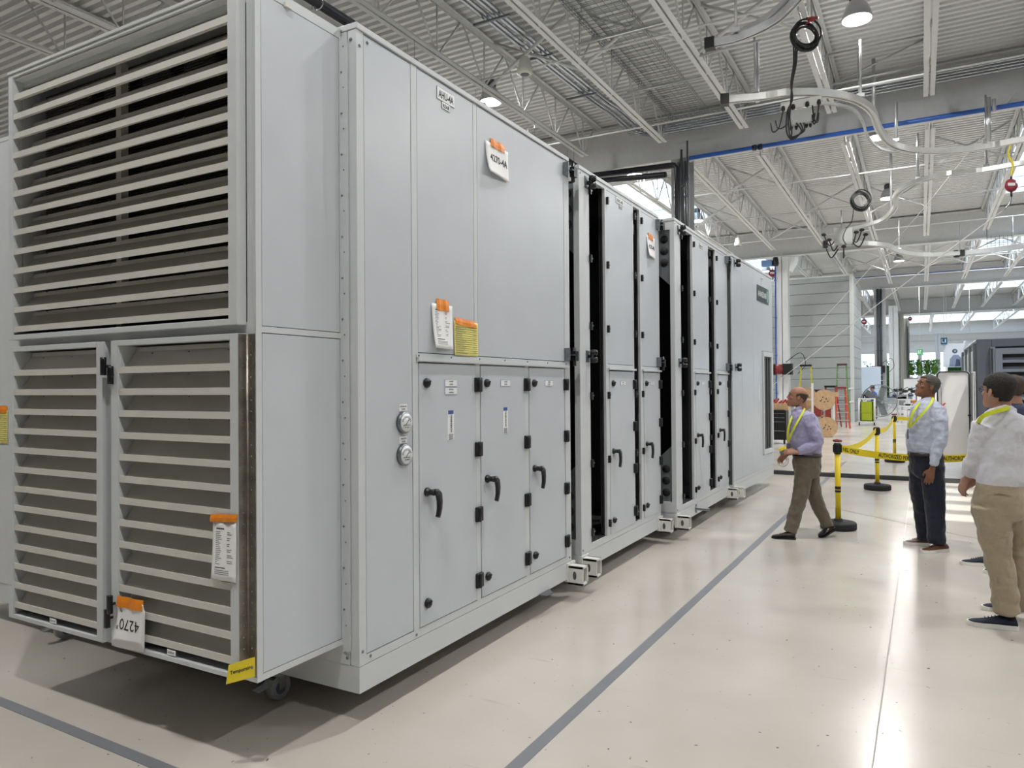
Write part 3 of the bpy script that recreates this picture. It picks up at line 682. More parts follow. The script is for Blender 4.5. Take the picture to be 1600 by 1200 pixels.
for u, v in ((159, 969), (163, 947)): p = P(u, v, y=2.15); tee((p.x+2.566, YF+.01, p.z), dl)
HM = mat('hinge_steel', 'a09a90', .38, .75, noise=.4, nscale=14)
b = B(HM); b.box(-.0545, -.052, -.052, -.002, .424, 1.944); b.box(-.052, -.004, -.003, -.0005, .424, 1.944); b.tube([(-.052, -.004, .424), (-.052, -.004, 1.944)], .0055, 8)
for k in range(30):
    z = .45+k*.05; screw(b, (-.03, -.003, z), (0, -1, 0), .004); screw(b, (-.052, -.03, z), (1, 0, 0), .004)
b.build('piano_hinge', None, LH)
# ---- papers taped to the units ------------------------------------
def sheet(name, label, cat, corner, w, h, E, curl=.02, m=PAPER, tape=None, lines='form', nsheets=1, txt=(), lift=.004, bow=.0, group=None):
    """corner = top-left on the surface; E right/up/out"""
    t = thing(name, label, cat, tuple(corner), 0, group)
    b = B(m)
    def pt(i, j, k=0.):    # i across 0..1, j down 0..1
        out = lift+k+curl*j*j*(.6+.4*math.cos(3*i))+bow*math.sin(PI*i)*j
        return E[0]*w*i-E[1]*h*j+E[2]*out
    for s_ in range(nsheets):
        k = -.003*s_; nx, ny = 8, 10; v = [pt(i/nx, j/ny, k)+E[1]*(-.01*s_) for j in range(ny+1) for i in range(nx+1)]
        v += [p-E[2]*.0006 for p in v]; n = (nx+1)*(ny+1); f = []
        for j in range(ny):
            for i in range(nx):
                a = j*(nx+1)+i; f.append((a+nx+1, a+nx+2, a+1, a)); f.append((n+a, n+a+1, n+a+nx+2, n+a+nx+1))
        for j in range(ny): a = j*(nx+1); f.append((a, n+a, n+a+nx+1, a+nx+1)); a += nx; f.append((a, a+nx+1, n+a+nx+1, n+a))
        for i in range(nx): a = ny*(nx+1)+i; f.append((a, n+a, n+a+1, a+1)); f.append((i, i+1, n+i+1, n+i))
        b.add(v, f, True)
    def strip(i0, i1, j0, j1, mm):
        b.use(mm); k = 6; v = []
        for q_ in range(k+1):
            i = i0+(i1-i0)*q_/k
            v += [pt(i, j0, .0008), pt(i, j1, .0008)]
        b.add(v, [(2*q_, 2*q_+1, 2*q_+3, 2*q_+2) for q_ in range(k)])
    if lines == 'form':
        strip(.16, .5, .12, .14, INK)
        for k in range(18):
            j = .18+k*.032; strip(.14, .2+.2*random.random(), j, j+.009, INKG)
            if k % 3 != 2: strip(.62, .7+.2*random.random(), j, j+.01, INKG)
        strip(.14, .55, .78, .795, INK)
        for k in range(3): strip(.14, .7, .83+k*.03, .84+k*.03, INKG)
    if lines == 'table':
        for k in range(13):
            j = .16+k*.062; strip(.03, .97, j, j+.016, mat('olive_ink', '8a8444', .7)); strip(.06, .3+.3*random.random(), j+.028, j+.038, INKG)
            if k % 2: strip(.78, .9, j+.028, j+.036, INKG)
    for (s_, size, i, j, e0, e1) in txt:
        tb = B(); text_mesh(s_, size, (Vector((1, 0, 0))*e0.dot(E[0]), Vector((0, 1, 0))*e1.dot(E[1]), Vector((0, 0, 1))), Vector((0, 0, 0)), tb, INK, bold=lines is not None or nsheets == 1)
        b.use(INK); b.add([pt(i+p_[0]/w, j-p_[1]/h, .0014) for p_ in tb.v], tb.f)
    world = B(); b.build('sheet', None, t)
    if tape:
        i0, i1, j0, j1, sk = tape; b = B(OTAPE); v = []
        for k in range(7):
            i = i0+(i1-i0)*k/6; wob = .004*math.sin(k*1.9)
            for j, o2 in ((j0+sk*k/6, -.002), ((j0+j1)/2+sk*k/6, .004), (j1+sk*k/6, .005)): v.append(pt(i, max(j, 0), .0)*1-E[1]*(min(j, 0)*h)+E[2]*(o2+wob))
        b.add(v, [q_ for k in range(6) for q_ in ((3*k, 3*k+1, 3*k+4, 3*k+3), (3*k+1, 3*k+2, 3*k+5, 3*k+4))])
        o = b.build('tape', None, t); sol = o.modifiers.new('solid', 'SOLIDIFY'); sol.thickness = .001
    return t
XS = -2.468
E1 = RU
sheet('paper_sheet', 'white sheet reading 4270-4A under orange tape, high on the nearest unit', 'paper', (XS, 4.06, 3.318), .3, .21, E1, .035, tape=(.22, .85, -.16, .1, 0), lines=None, txt=[('4270-4A', .066, .55, .47, E1[0], E1[1])])
sheet('paper_sheet', 'white printed form taped beside the yellow form on the nearest unit', 'paper', (XS, 3.449, 2.19), .212, .262, E1, .03, tape=(.22, .84, -.12, .14, 0))
sheet('paper_sheet', 'yellow ruled form with orange tape, lower right of the white form on the nearest unit', 'paper', (XS, 3.68, 2.107), .272, .212, E1, .004, m=YPAPER, tape=(.04, .94, -.1, .1, .06), lines='table')
sheet('paper_sheet', 'white sheet reading 4270-4B taped near the top of the second unit', 'paper', (XS, 7.285, 3.27), .26, .22, E1, .03, tape=(.15, .75, -.16, .12, .05), lines=None, txt=[('4270-4B', .058, .52, .5, E1[0], E1[1])])
# on the louvre doors
yf = 2.258+YF
p = P(335, 812, y=yf); q2 = P(381, 903, y=yf)
sheet('paper_sheet', 'printed packing form taped near the hinge of the right louvred door', 'paper', (p.x, yf, p.z), .152, .262, FRU, .012, tape=(-.1, 1.02, -.1, .03, -.04), lift=.008)
p = P(186, 935, y=yf)
t = sheet('paper_pad', 'upside-down stack of sheets with handwritten 4270 in marker, on the right louvred door', 'paper', (p.x, yf, p.z), .212, .2, FRU, .02, tape=(.04, .98, -.1, .16, .0), lines=None, nsheets=4, lift=.014, txt=[('4270', .075, .52, .55, -FRU[0], -FRU[1]), ('%', .035, .2, .22, -FRU[0], -FRU[1]), ('#', .03, .1, .66, -FRU[0], -FRU[1])])
p = P(7, 667, y=2.811)
sheet('paper_sheet', 'yellow form at the far left edge, taped beside the louvres', 'paper', (p.x-.15, 2.811, p.z+.12), .2, .24, FRU, .004, m=YPAPER, tape=(.3, .95, -.14, .08, 0), lines='table')
t = thing('temporary_tag', 'small yellow tag reading Temporaire on the bottom corner of the louvre housing', 'tag', (-2.58, 2.195, .47))
b = B(mat('tag_yellow', 'f2dc32', .5, noise=.03)); e = (Vector((.86, .5, .0)).normalized(), Vector((.0, .0, 1)), Vector((.5, -.86, 0)).normalized())
b.T = None
c = Vector((.0, -.012, .012)); sh = e[0]*.058; 
b.add([c-sh*1.15-Vector((0, 0, .062)), c+sh-Vector((0, 0, .03)), c+sh*1.0+Vector((0, 0, .055)), c-sh*.95+Vector((0, 0, .022)), *[c+q_-e[2]*.0015 for q_ in (-sh*1.15-Vector((0, 0, .062)), sh-Vector((0, 0, .03)), sh+Vector((0, 0, .055)), -sh*.95+Vector((0, 0, .022)))]], [(0, 1, 2, 3), (7, 6, 5, 4), (0, 4, 5, 1), (1, 5, 6, 2), (2, 6, 7, 3), (3, 7, 4, 0)])
eu = (Vector((.8, .46, .26)).normalized(), Vector((-.1, .0, 1)).normalized(), e[2])
text_mesh('Temporaire', .021, eu, c+e[2]*.001, b, INK, bold=True)
screw(b, c+sh*.8+e[2]*.001+Vector((0, 0, .01)), e[2], .006); b.build('tag_card', None, t)
# ================================================================== PEOPLE
def remesh(o, vox, smooth=3, disp=0., dscale=.12):
    md = o.modifiers.new('remesh', 'REMESH'); md.mode = 'VOXEL'; md.voxel_size = vox; md.use_smooth_shade = True
    if disp:
        tx = bpy.data.textures.new('folds', 'CLOUDS'); tx.noise_scale = dscale; tx.noise_depth = 2
        dm = o.modifiers.new('folds', 'DISPLACE'); dm.texture = tx; dm.strength = disp; dm.mid_level = .5; dm.texture_coords = 'LOCAL'
    sm = o.modifiers.new('smooth', 'SMOOTH'); sm.factor = .5; sm.iterations = smooth
    return o
SKINM = {}
def skin(name, col): return mat(name, col, .5, noise=.08, nscale=30)
HAIRD = lambda n, c: mat(n, c, .75, noise=.35, nscale=70, bump=.5, bscale=140)
def cloth(n, c, **k): return mat(n, c, .85, noise=.06, nscale=6, bump=.35, bscale=26, sheen=.2)
SHOES_SOLE = mat('white_sole', 'eae8e2', .6)
LIME = mat('lime_lanyard', 'd3dc2c', .5, noise=.08)
class Person:
    def __init__(s, label, foot, d0, group=None):
        s.d0 = d0; s.t = thing('person', label, 'person', tuple(foot), 0, group); s.o = Vector(foot)
        s.F = Vector((foot[0], foot[1], 0)).normalized(); s.U = Vector((0, 0, 1)); s.R = s.F.cross(s.U); s.sc = d0/_f*s.F.dot(FW)
        s.body = B()
    def J(s, u, v, off=0.):
        return P(u, v, d=s.d0+off)-s.o
    def sec(s, u, v, hw, hd, off=0., n=20, e=2.3, tilt=0.):
        """ellipse-like horizontal section, hw in pixels of the photograph's scale, hd in metres"""
        c = s.J(u, v, off); w = hw*s.sc; r = []
        for j in range(n):
            a = 2*PI*j/n; cx = math.copysign(abs(math.cos(a))**(2/e), math.cos(a)); cy = math.copysign(abs(math.sin(a))**(2/e), math.sin(a))
            r.append(c+s.R*w*cx+s.F*hd*cy+s.U*tilt*w*cx)
        return r
    def torso(s, b, secs): b.loft([s.sec(*q) for q in secs])
    def limb(s, b, js, rs, n=12):
        pts = [s.J(*j) for j in js]; b.tube(smooth_path(pts, 4), [rs[min(i//4, len(rs)-1)]*(1-(i % 4)/4)+rs[min(i//4+1, len(rs)-1)]*((i % 4)/4) for i in range(4*(len(js)-1)+1)], n)
    # ------------------------------------------------------------- head
    def head(s, u, v, off, fwd, hair, hairm, skinm, sc=1., bald=False, brow=INK, glasses=False, mouth='8a4a42'):
        f = (s.R*fwd[0]+s.F*fwd[1]+s.U*fwd[2]).normalized(); sd = f.cross(s.U).normalized(); up = sd.cross(f).normalized()
        c = s.J(u, v, off); s.hc = c; s.hE = (f, sd, up)
        L = lambda y, x, z: c+f*y*sc+sd*x*sc+up*z*sc
        S = [(-.118, .074, .030, .016), (-.108, .088, .0, .032), (-.085, .089, -.045, .05), (-.058, .086, -.066, .060), (-.030, .085, -.080, .066), (.0, .084, -.092, .072), (.022, .088, -.097, .075), (.05, .087, -.099, .077), (.075, .074, -.092, .07), (.096, .05, -.074, .056), (.111, .022, -.046, .036), (.118, -.005, -.02, .012)]
        def ring(z, yf, yb, hw, g=0., n=24):
            m_ = (yf+yb)/2; h = (yf-yb)/2
            return [L(m_+(h+g)*math.copysign(abs(math.cos(a))**.85, math.cos(a)), (hw+g)*math.copysign(abs(math.sin(a))**.9, math.sin(a)), z) for a in [2*PI*j/n for j in range(n)]]
        s.body.loft([ring(*q) for q in S])
        bl = s.body
        bl.loft([[L(y, x, z) for y, x, z in ((.07, -w, z0), (.07, w, z0), (yt, w*.6, z0), (yt, -w*.6, z0))] for z0, yt, w in ((.024, .092, .009), (.0, .1, .011), (-.02, .112, .015), (-.032, .106, .017), (-.037, .088, .013))], smooth=False)
        E_ = (f, sd, up)
        Es = (f*sc, sd*sc, up*sc)
        for z_ in (-.06, -.07): bl.ball(L(.085, 0, z_), .008*sc, .024*sc, .006*sc, 10, E_)
        bl.ball(L(.08, 0, -.1), .012*sc, .02*sc, .014*sc, 10, E_)
        bl.ball(L(.082, .03, .031), .009*sc, .022*sc, .007*sc, 8, E_); bl.ball(L(.082, -.03, .031), .009*sc, .022*sc, .007*sc, 8, E_)
        for q in (-1, 1):
            bl.ball(L(.062, q*.045, -.02), .018*sc, .016*sc, .018*sc, 10, E_)
            ec = L(-.008, q*.078, -.004)
            bl.loft([[ec+f*(dy*sc)+sd*(q*dx*sc)+up*(dz*sc) for dy, dx, dz in [(.017*k*math.cos(a), .004+o2+.01*max(0, -math.cos(a))*k, .031*k*math.sin(a)) for a in [2*PI*j/12 for j in range(12)]]] for k, o2 in ((.6, -.012), (1., .0), (.95, .006), (.6, .004))])
        eb = B(mat('eye_white', 'a89f96', .4))
        for q in (-1, 1):
            eb.use(MATS['eye_white']); eb.ball(L(.074, q*.031, .008), .009*sc, .0125*sc, .0058*sc, 10, E_)
            eb.use(mat('iris_dark', '2a1c14', .25)); eb.ball(L(.0815, q*.031, .009), .0055*sc, .006*sc, .006*sc, 8, E_)
        eb.build('eyes', None, s.t)
        mb = B(mat('lips_'+mouth, mouth, .5)); mb.ball(L(.0895, 0, -.0645), .0065*sc, .021*sc, .0028*sc, 10, E_); mb.build('mouth', None, s.t)
        bw = B(brow)
        for q in (-1, 1): bw.tube([L(.09, q*.014, .031), L(.093, q*.03, .036), L(.08, q*.05, .032)], [.0022*sc, .003*sc, .002*sc], 6)
        bw.build('eyebrows', None, s.t)
        # hair: a shell over the skull, kept behind the hairline
        hb = B(hairm); n = 28; rows = []
        def interp(z):
            for a, b_ in zip(S, S[1:]):
                if a[0] <= z <= b_[0]:
                    t_ = (z-a[0])/(b_[0]-a[0]); return [a[i]+(b_[i]-a[i])*t_ for i in range(1, 4)]
            return S[-1][1:]
        zs = [-.07+.19*k/16 for k in range(17)]
        grid = []; keep = []
        for z in zs:
            yf, yb, hw = interp(min(z, .1199)); g = hair(z) if callable(hair) else hair
            r = ring(z+g*.9*max(0, (z-.03)/.09), yf, yb, hw, g, n); grid.append(r)
        for i in range(len(zs)):
            row = []
            for j in range(n):
                a = 2*PI*j/n; ang = abs((a+PI) % (2*PI)-PI)     # 0 = front, pi = back
                z = zs[i]
                if bald: ok = ang > 1.15 and z < .06-.02*(ang < 1.6) and z > (-.065 if ang > 2.3 else -.02 if ang > 1.9 else .0)
                else: ok = z > (.068 if ang < .75 else .03 if ang < 1.25 else -.012 if ang < 1.75 else -.035 if ang < 2.1 else -.066)
                row.append(ok)
            keep.append(row)
        vs = [p for r in grid for p in r]; fs = []
        for i in range(len(zs)-1):
            for j in range(n):
                k = (j+1) % n
                if keep[i][j] and keep[i][k] and keep[i+1][j] | keep[i+1][k]: fs.append((i*n+j, i*n+k, (i+1)*n+k, (i+1)*n+j))
        if not bald: fs.append(tuple(range((len(zs)-1)*n, len(zs)*n)))
        hb.add(vs, fs, True); ho = hb.build('hair', None, s.t)
        so = ho.modifiers.new('solid', 'SOLIDIFY'); so.thickness = .007; so.offset = -1
        tx = bpy.data.textures.new('strands', 'CLOUDS'); tx.noise_scale = .015
        ss = ho.modifiers.new('sub', 'SUBSURF'); ss.levels = 1; ss.render_levels = 2
        dm = ho.modifiers.new('strands', 'DISPLACE'); dm.texture = tx; dm.strength = .006; dm.texture_coords = 'LOCAL'
        if glasses:
            g = B(BLACK)
            for q in (-1, 1):
                lc = L(.098, q*.034, .006)
                g.tube([lc+sd*(.024*math.cos(a)*sc)+up*(.017*math.sin(a)*sc)-f*(.006*abs(math.cos(a))) for a in [2*PI*k/14 for k in range(14)]], .0022, 6, closed=True)
                g.tube([L(.094, q*.057, .012), L(.05, q*.079, .01), L(.0, q*.084, .006), L(-.014, q*.083, -.012)], .0025, 6)
            g.tube([L(.1, -.012, .01), L(.1, .012, .01)], .002, 6)
            g.build('glasses', None, s.t)
        return L
    # ------------------------------------------------------------- hand
    def hand(s, b, w, d, nrm, th, curl=.35, sc=1., spread=.06):
        """w wrist, d finger direction, nrm palm normal (fingers bend towards it), th thumb side"""
        d = Vector(d).normalized(); nrm = Vector(nrm); nrm = (nrm-d*nrm.dot(d)).normalized(); th = Vector(th); th = (th-d*th.dot(d)-nrm*th.dot(nrm)).normalized()
        def ell(c, a, r1, r2, n=12): return [c+th*r1*math.cos(t)+nrm*r2*math.sin(t) for t in [2*PI*j/n for j in range(n)]]
        b.loft([ell(w-d*.03*sc, 0, .025*sc, .019*sc), ell(w, 0, .027*sc, .019*sc), ell(w+d*.03*sc+th*.004*sc, 0, .036*sc, .017*sc), ell(w+d*.07*sc, 0, .041*sc, .015*sc), ell(w+d*.092*sc, 0, .038*sc, .012*sc)])
        for k, (o1, ln) in enumerate(((.029, .074), (.0105, .083), (-.009, .078), (-.028, .06))):
            p = w+d*(.084+(.004 if k in (1, 2) else 0))*sc+th*o1*sc; dd = (d+th*spread*(1.5-k)).normalized(); pts = [p]; cu = curl*(1+.12*k)
            for seg, fr in enumerate((.46, .3, .24)):
                dd = (dd*math.cos(cu*(.8+.35*seg))+nrm*math.sin(cu*(.8+.35*seg))).normalized(); pts.append(pts[-1]+dd*ln*fr*sc)
            b.tube([p-d*.02*sc]+pts, [.0095*sc, .0092*sc, .0086*sc, .0078*sc, .0062*sc], 8)
        p = w+d*.022*sc+th*.026*sc; q = p+(d*.62+th*.62+nrm*.3).normalized()*.038*sc; r = q+(d*.85+th*.12+nrm*.4).normalized()*.03*sc
        b.tube([p-th*.014*sc, p, q, r, r+(d*.8+nrm*.45).normalized()*.02*sc], [.014*sc, .0145*sc, .012*sc, .0105*sc, .008*sc], 8)
    def shoe(s, toe, heel, m, wid=.05, h=.085, sole=True, lift=0.):
        toe = Vector(toe); heel = Vector(heel); ax = (toe-heel); L = ax.length; ax.normalize(); sd = ax.cross(s.U).normalized(); up = sd.cross(ax)
        b = B(m)
        prof = [(0., .6, .05, .018), (.04, .85, .085, .02), (.2, .92, .088, .02), (.36, .88, .082, .02), (.52, .95, .064, .02), (.7, 1.05, .05, .02), (.86, .92, .042, .02), (.96, .6, .034, .022), (1., .3, .028, .024)]
        rings = []
        for t_, w, hh, z0 in prof:
            c = heel+ax*L*t_; hh = hh*h/.085
            rings.append([c+sd*wid*w*math.cos(a)*(1-.35*max(0, math.sin(a)))+up*(z0+(hh-z0)*(.5+.5*math.sin(a))) for a in [2*PI*j/14 for j in range(14)]])
        b.loft(rings)
        o = b.build('shoe', None, s.t)
        b = B(SHOES_SOLE if sole else BLKRUB); th = .03 if sole else .014
        b.loft([[heel+ax*L*t_+sd*wid*w*1.04*q1+up*(.001+q2*th) for q1, q2 in ((-1, 0), (1, 0), (1, 1), (-1, 1))] for t_, w in ((-.02, .5), (.03, .86), (.2, .92), (.4, .86), (.7, 1.06), (.88, .9), (.98, .55), (1.02, .25))], smooth=False)
        b.build('sole', None, o)
        b = B(mat('shoe_lace', '1d2230', .7))
        for k in range(4):
            t_ = .44+.07*k; c = heel+ax*L*t_+up*(.08-.055*(t_-.36)*1.4)*h/.085; b.tube([c-sd*.018, c+up*.004, c+sd*.018], .003, 5)
        b.build('laces', None, o)
    def finish(s, skinm, vox=.0055):
        o = s.body.build('body', skinm, s.t); o.data.materials.clear(); o.data.materials.append(skinm); remesh(o, vox, 2); return o
    def strip(s, pts, w, name='lanyard', m=None, nrm=None):
        """flat band following points, facing nrm"""
        b = B(m or LIME); pts = smooth_path([s.J(*p) for p in pts], 4); rings = []
        for i, p in enumerate(pts):
            d = (pts[min(i+1, len(pts)-1)]-pts[max(i-1, 0)]).normalized(); nn = nrm or -s.F; sd = d.cross(nn).normalized(); n2 = sd.cross(d)
            rings.append([p+sd*w/2, p+sd*w/2+n2*.0025, p-sd*w/2+n2*.0025, p-sd*w/2])
        b.loft(rings, smooth=False); return b.build(name, None, s.t)
SHIRT_L = cloth('lilac_shirt', 'a39fc0'); SHIRT_B = cloth('pale_blue_shirt', 'b9c0d2'); SHIRT_W = cloth('white_shirt', 'ccccd2'); SHIRT_N = cloth('navy_shirt', '1b2440')
TR_BR = cloth('olive_brown_trousers', '6b6152'); TR_N = cloth('dark_navy_trousers', '161c2e'); TR_K = cloth('khaki_trousers', 'a89a82'); TR_D = cloth('charcoal_trousers', '2a2e38')
LEATHB = mat('dark_brown_leather', '2c1f1c', .3, noise=.2); LEATHT = mat('tan_leather', '5f3a26', .4, noise=.15); CANVN = mat('navy_canvas', '1c2336', .75, noise=.1, bump=.3, bscale=300)
BELT = mat('brown_belt', '3a2b26', .4, noise=.1)
# ---- person 1: walking, lilac shirt --------------------------------
p = Person('balding man in lilac shirt walking left past the air handlers, looking up', (-1.14, 8.66, 0), 8.09)
sk = skin('skin_ruddy', 'a87860')
p.head(1245.5, 620.5, 0, (-.97, -.12, .2), .006, HAIRD('grey_brown_hair', '4a3c34'), sk, .99, bald=True, brow=mat('brow_grey', '5a4a40', .8))
b = p.body; p.limb(b, [(1250, 626, 0), (1252, 636, 0), (1254, 648, 0)], [.056, .058, .07])
p.torso(b, [(1254, 644, 12, .1), (1256, 662, 20, .16), (1257, 690, 20, .14), (1260, 720, 18, .14)])
AN = [(1264, 653, -.19), (1280, 691, -.22), (1246, 706, -.17)]; AF = [(1252, 653, .18), (1258, 692, .2), (1233, 709, .02)]
p.limb(b, [(1262, 657, -.14), (1276, 689, -.205), (1246, 706, -.17)], [.032, .03, .026]); p.limb(b, [(1252, 657, .13), (1256, 689, .18), (1233, 709, .02)], [.032, .03, .026])
LN = [(1257, 722, -.09), (1250, 778, -.08), (1234, 834, -.05)]; LF = [(1264, 722, .09), (1275, 778, .08), (1296, 829, .05)]
p.limb(b, LN, [.06, .045, .035]); p.limb(b, LF, [.06, .045, .035])
p.hand(b, p.J(1243, 706.5, -.17), (-p.R*1.+p.U*.05), p.F*.6-p.U*.5, p.U*.8-p.F*.5, .5)
p.hand(b, p.J(1231.5, 708, .0), (-p.R*.75-p.U*.65), -p.F*.3+p.R*.2-p.U*.1, -p.F*.6-p.R*.3, .35)
p.finish(sk)
b = B(); p.torso(b, [(1249, 640, 9, .07), (1252, 645, 16, .14), (1255, 651, 21, .185), (1257, 662, 24, .2), (1257, 676, 26, .19), (1257, 690, 27, .18), (1259, 702, 25, .17), (1260.5, 711, 22, .165)])
p.limb(b, [(1263, 650, -.15), (1268, 668, -.2), (1279, 690, -.22), (1262, 700, -.2), (1247, 705.5, -.17)], [.072, .064, .056, .05, .036])
p.limb(b, [(1253, 650, .15), (1255, 668, .19), (1257, 690, .2), (1245, 700, .12), (1236, 706, .04)], [.07, .062, .052, .046, .036])
p.limb(b, [(1238, 643, 0), (1247, 638.5, -.06), (1257, 636, 0)], [.016, .02, .016], 8)
remesh(b.build('shirt', SHIRT_L, p.t), .009, 3, .034, .07)
b = B(); p.torso(b, [(1261, 706, 22, .17), (1261, 714, 22.5, .172), (1261, 726, 22.5, .175), (1261, 738, 21, .17), (1261, 746, 15, .15)])
p.limb(b, [(1257, 728, -.08), (1254, 752, -.08), (1249.5, 780, -.07), (1241, 808, -.06), (1234, 831, -.05)], [.098, .093, .08, .072, .066])
p.limb(b, [(1264, 728, .08), (1268, 752, .08), (1274, 778, .07), (1284, 802, .06), (1294, 823, .05)], [.096, .09, .078, .07, .062])
remesh(b.build('trousers', TR_BR, p.t), .01, 3, .032, .09)
b = B(BELT); b.loft([p.sec(1261, 709.5, 23.2, .176), p.sec(1261, 713, 23.4, .178)]); b.build('belt', None, p.t)
g = P(1206, 840.5, z=0)-p.o; h_ = P(1243, 843, z=0)-p.o; p.shoe(g, h_, LEATHB, .048, .085, False)
g = P(1281, 840, z=0)-p.o; h_ = p.J(1303.5, 827, .06); h_.z = .075; p.shoe(g+Vector((0, 0, .0)), h_, LEATHB, .048, .08, False)
p.strip([(1257.5, 638, -.06), (1253, 647, -.15), (1245, 661, -.19), (1237, 676, -.16), (1232, 690, -.09)], .02)
p.strip([(1240, 645, -.03), (1234, 660, -.1), (1231, 676, -.1), (1231, 690, -.08)], .02)
b = B(mat('badge', '5c5a66', .3)); b.obox(p.J(1232, 700, -.1), p.R, p.F, p.U, .022, .004, .05); b.build('badge', None, p.t)
tm = thing('tape_measure', 'yellow and grey tape measure held in the walking man\'s hand', 'tape measure', tuple(P(1223.5, 703, d=8.0)))
b = B(YEL); b.T = Matrix.Rotation(-.5, 4, 'Y'); b.obox((0, 0, 0), p.R, p.F, p.U, .038, .02, .033); bevel(b.build('case', None, tm), .01, 3)
b = B(GALV); b.T = Matrix.Rotation(-.5, 4, 'Y'); b.obox(-p.R*.01-p.U*.02, p.R, p.F, p.U, .036, .023, .02); bevel(b.build('grip', None, tm), .006, 2)
sg = thing('safety_glasses', 'clear safety glasses dangling below the walking man\'s hand', 'glasses', tuple(P(1222, 722, d=8.0)))
b = B(mat('clear_plastic', 'aab0b4', .1, coat=1.)); q_ = lambda u, v: P(u, v, d=8.0)-sg.location
b.tube(smooth_path([q_(1232, 715), q_(1231, 724), q_(1224, 729), q_(1217, 726), q_(1214, 719)]), .0035, 6); b.tube(smooth_path([q_(1229, 714), q_(1228, 722), q_(1222, 727)]), .003, 6); b.build('frame', None, sg)
# ---- person 2: standing, pale blue shirt ---------------------------
p = Person('grey-haired man in pale blue shirt and navy trousers standing by the barrier tape', (.05, 8.7, 0), 7.5)
sk = skin('skin_brown', '80563f')
p.head(1448.5, 604.5, 0, (-.88, -.4, .33), .006, HAIRD('grey_hair', '55524e'), sk, 1.02, brow=mat('brow_dark', '2c2622', .8), mouth='6a3c34')
b = p.body; p.limb(b, [(1452, 611, 0), (1450, 622, 0), (1449, 634, 0)], [.056, .06, .07])
p.torso(b, [(1450, 632, 14, .1), (1448, 650, 22, .16), (1444, 690, 22, .14), (1447, 722, 20, .14)])
p.limb(b, [(1463, 645, -.12), (1469, 684, -.2), (1457.5, 728, -.2)], [.032, .032, .026]); p.limb(b, [(1439, 645, .12), (1433, 684, .18), (1430, 720, .15)], [.032, .032, .026])
p.limb(b, [(1438, 720, .09), (1438, 780, .1), (1443, 843, .18)], [.06, .045, .035]); p.limb(b, [(1457, 720, -.09), (1461, 785, -.1), (1464, 852, -.1)], [.06, .045, .035])
p.hand(b, p.J(1456.5, 733, -.2), (-p.R*.25-p.U), p.F, -p.R*.9-p.F*.1, .22, 1.05)
p.hand(b, p.J(1429, 724, .15), (-p.R*.2-p.U), p.R*.3+p.F*.4, -p.R*.9, .3)
p.finish(sk)
b = B(); p.torso(b, [(1449, 624, 10, .075), (1449, 629, 18, .14), (1449, 636, 26, .19), (1448, 648, 28, .205), (1446, 662, 28.5, .2), (1444, 680, 28.5, .19), (1443, 694, 27.5, .185), (1444, 707, 25.5, .172)])
p.limb(b, [(1465, 640, -.13), (1470, 660, -.19), (1470, 684, -.21), (1464, 706, -.21), (1458, 728, -.2)], [.078, .07, .06, .053, .042])
p.limb(b, [(1437, 640, .13), (1434, 660, .18), (1432, 684, .2), (1430, 718, .15)], [.076, .068, .056, .04])
p.limb(b, [(1435, 629, 0), (1447, 624, -.06), (1459, 620, 0)], [.018, .022, .018], 8)
remesh(b.build('shirt', SHIRT_B, p.t), .009, 3, .036, .08)
b = B(); p.torso(b, [(1445, 703, 26, .172), (1447, 714, 27.5, .178), (1448, 728, 27, .178), (1449, 738, 25, .17), (1449, 746, 18, .15)])
p.limb(b, [(1438, 728, .06), (1438, 755, .07), (1440, 785, .1), (1443, 815, .14), (1445, 841, .18)], [.115, .108, .092, .082, .072])
p.limb(b, [(1457, 728, -.06), (1458, 755, -.07), (1461, 788, -.09), (1462, 820, -.1), (1463.5, 849, -.1)], [.118, .112, .098, .088, .082])
remesh(b.build('trousers', TR_N, p.t), .01, 3, .03, .1)
b = B(BELT); b.loft([p.sec(1444, 706, 26.5, .18), p.sec(1444, 711, 27, .182)]); o = b.build('belt', None, p.t)
b = B(CHROME); b.obox(p.J(1421, 708, -.1), p.R, p.F, p.U, .004, .02, .016); b.build('buckle', None, o)
g = P(1413, 850, z=0)-p.o; h_ = P(1452, 852, z=0)-p.o; p.shoe(g, h_, LEATHT, .05)
g = P(1441, 864, z=0)-p.o; h_ = P(1479, 861, z=0)-p.o; p.shoe(g, h_, LEATHT, .05)
p.strip([(1458, 621, -.07), (1455, 629, -.17), (1445, 642, -.215), (1432, 656, -.19), (1420, 668, -.1)], .022)
p.strip([(1437, 629, -.07), (1429, 640, -.13), (1423, 654, -.13), (1419.5, 668, -.1)], .022)
b = B(mat('badge', '5c5a66', .3)); b.obox(p.J(1418.5, 678, -.1), p.R, p.F, p.U, .006, .03, .05); b.build('badge', None, p.t)
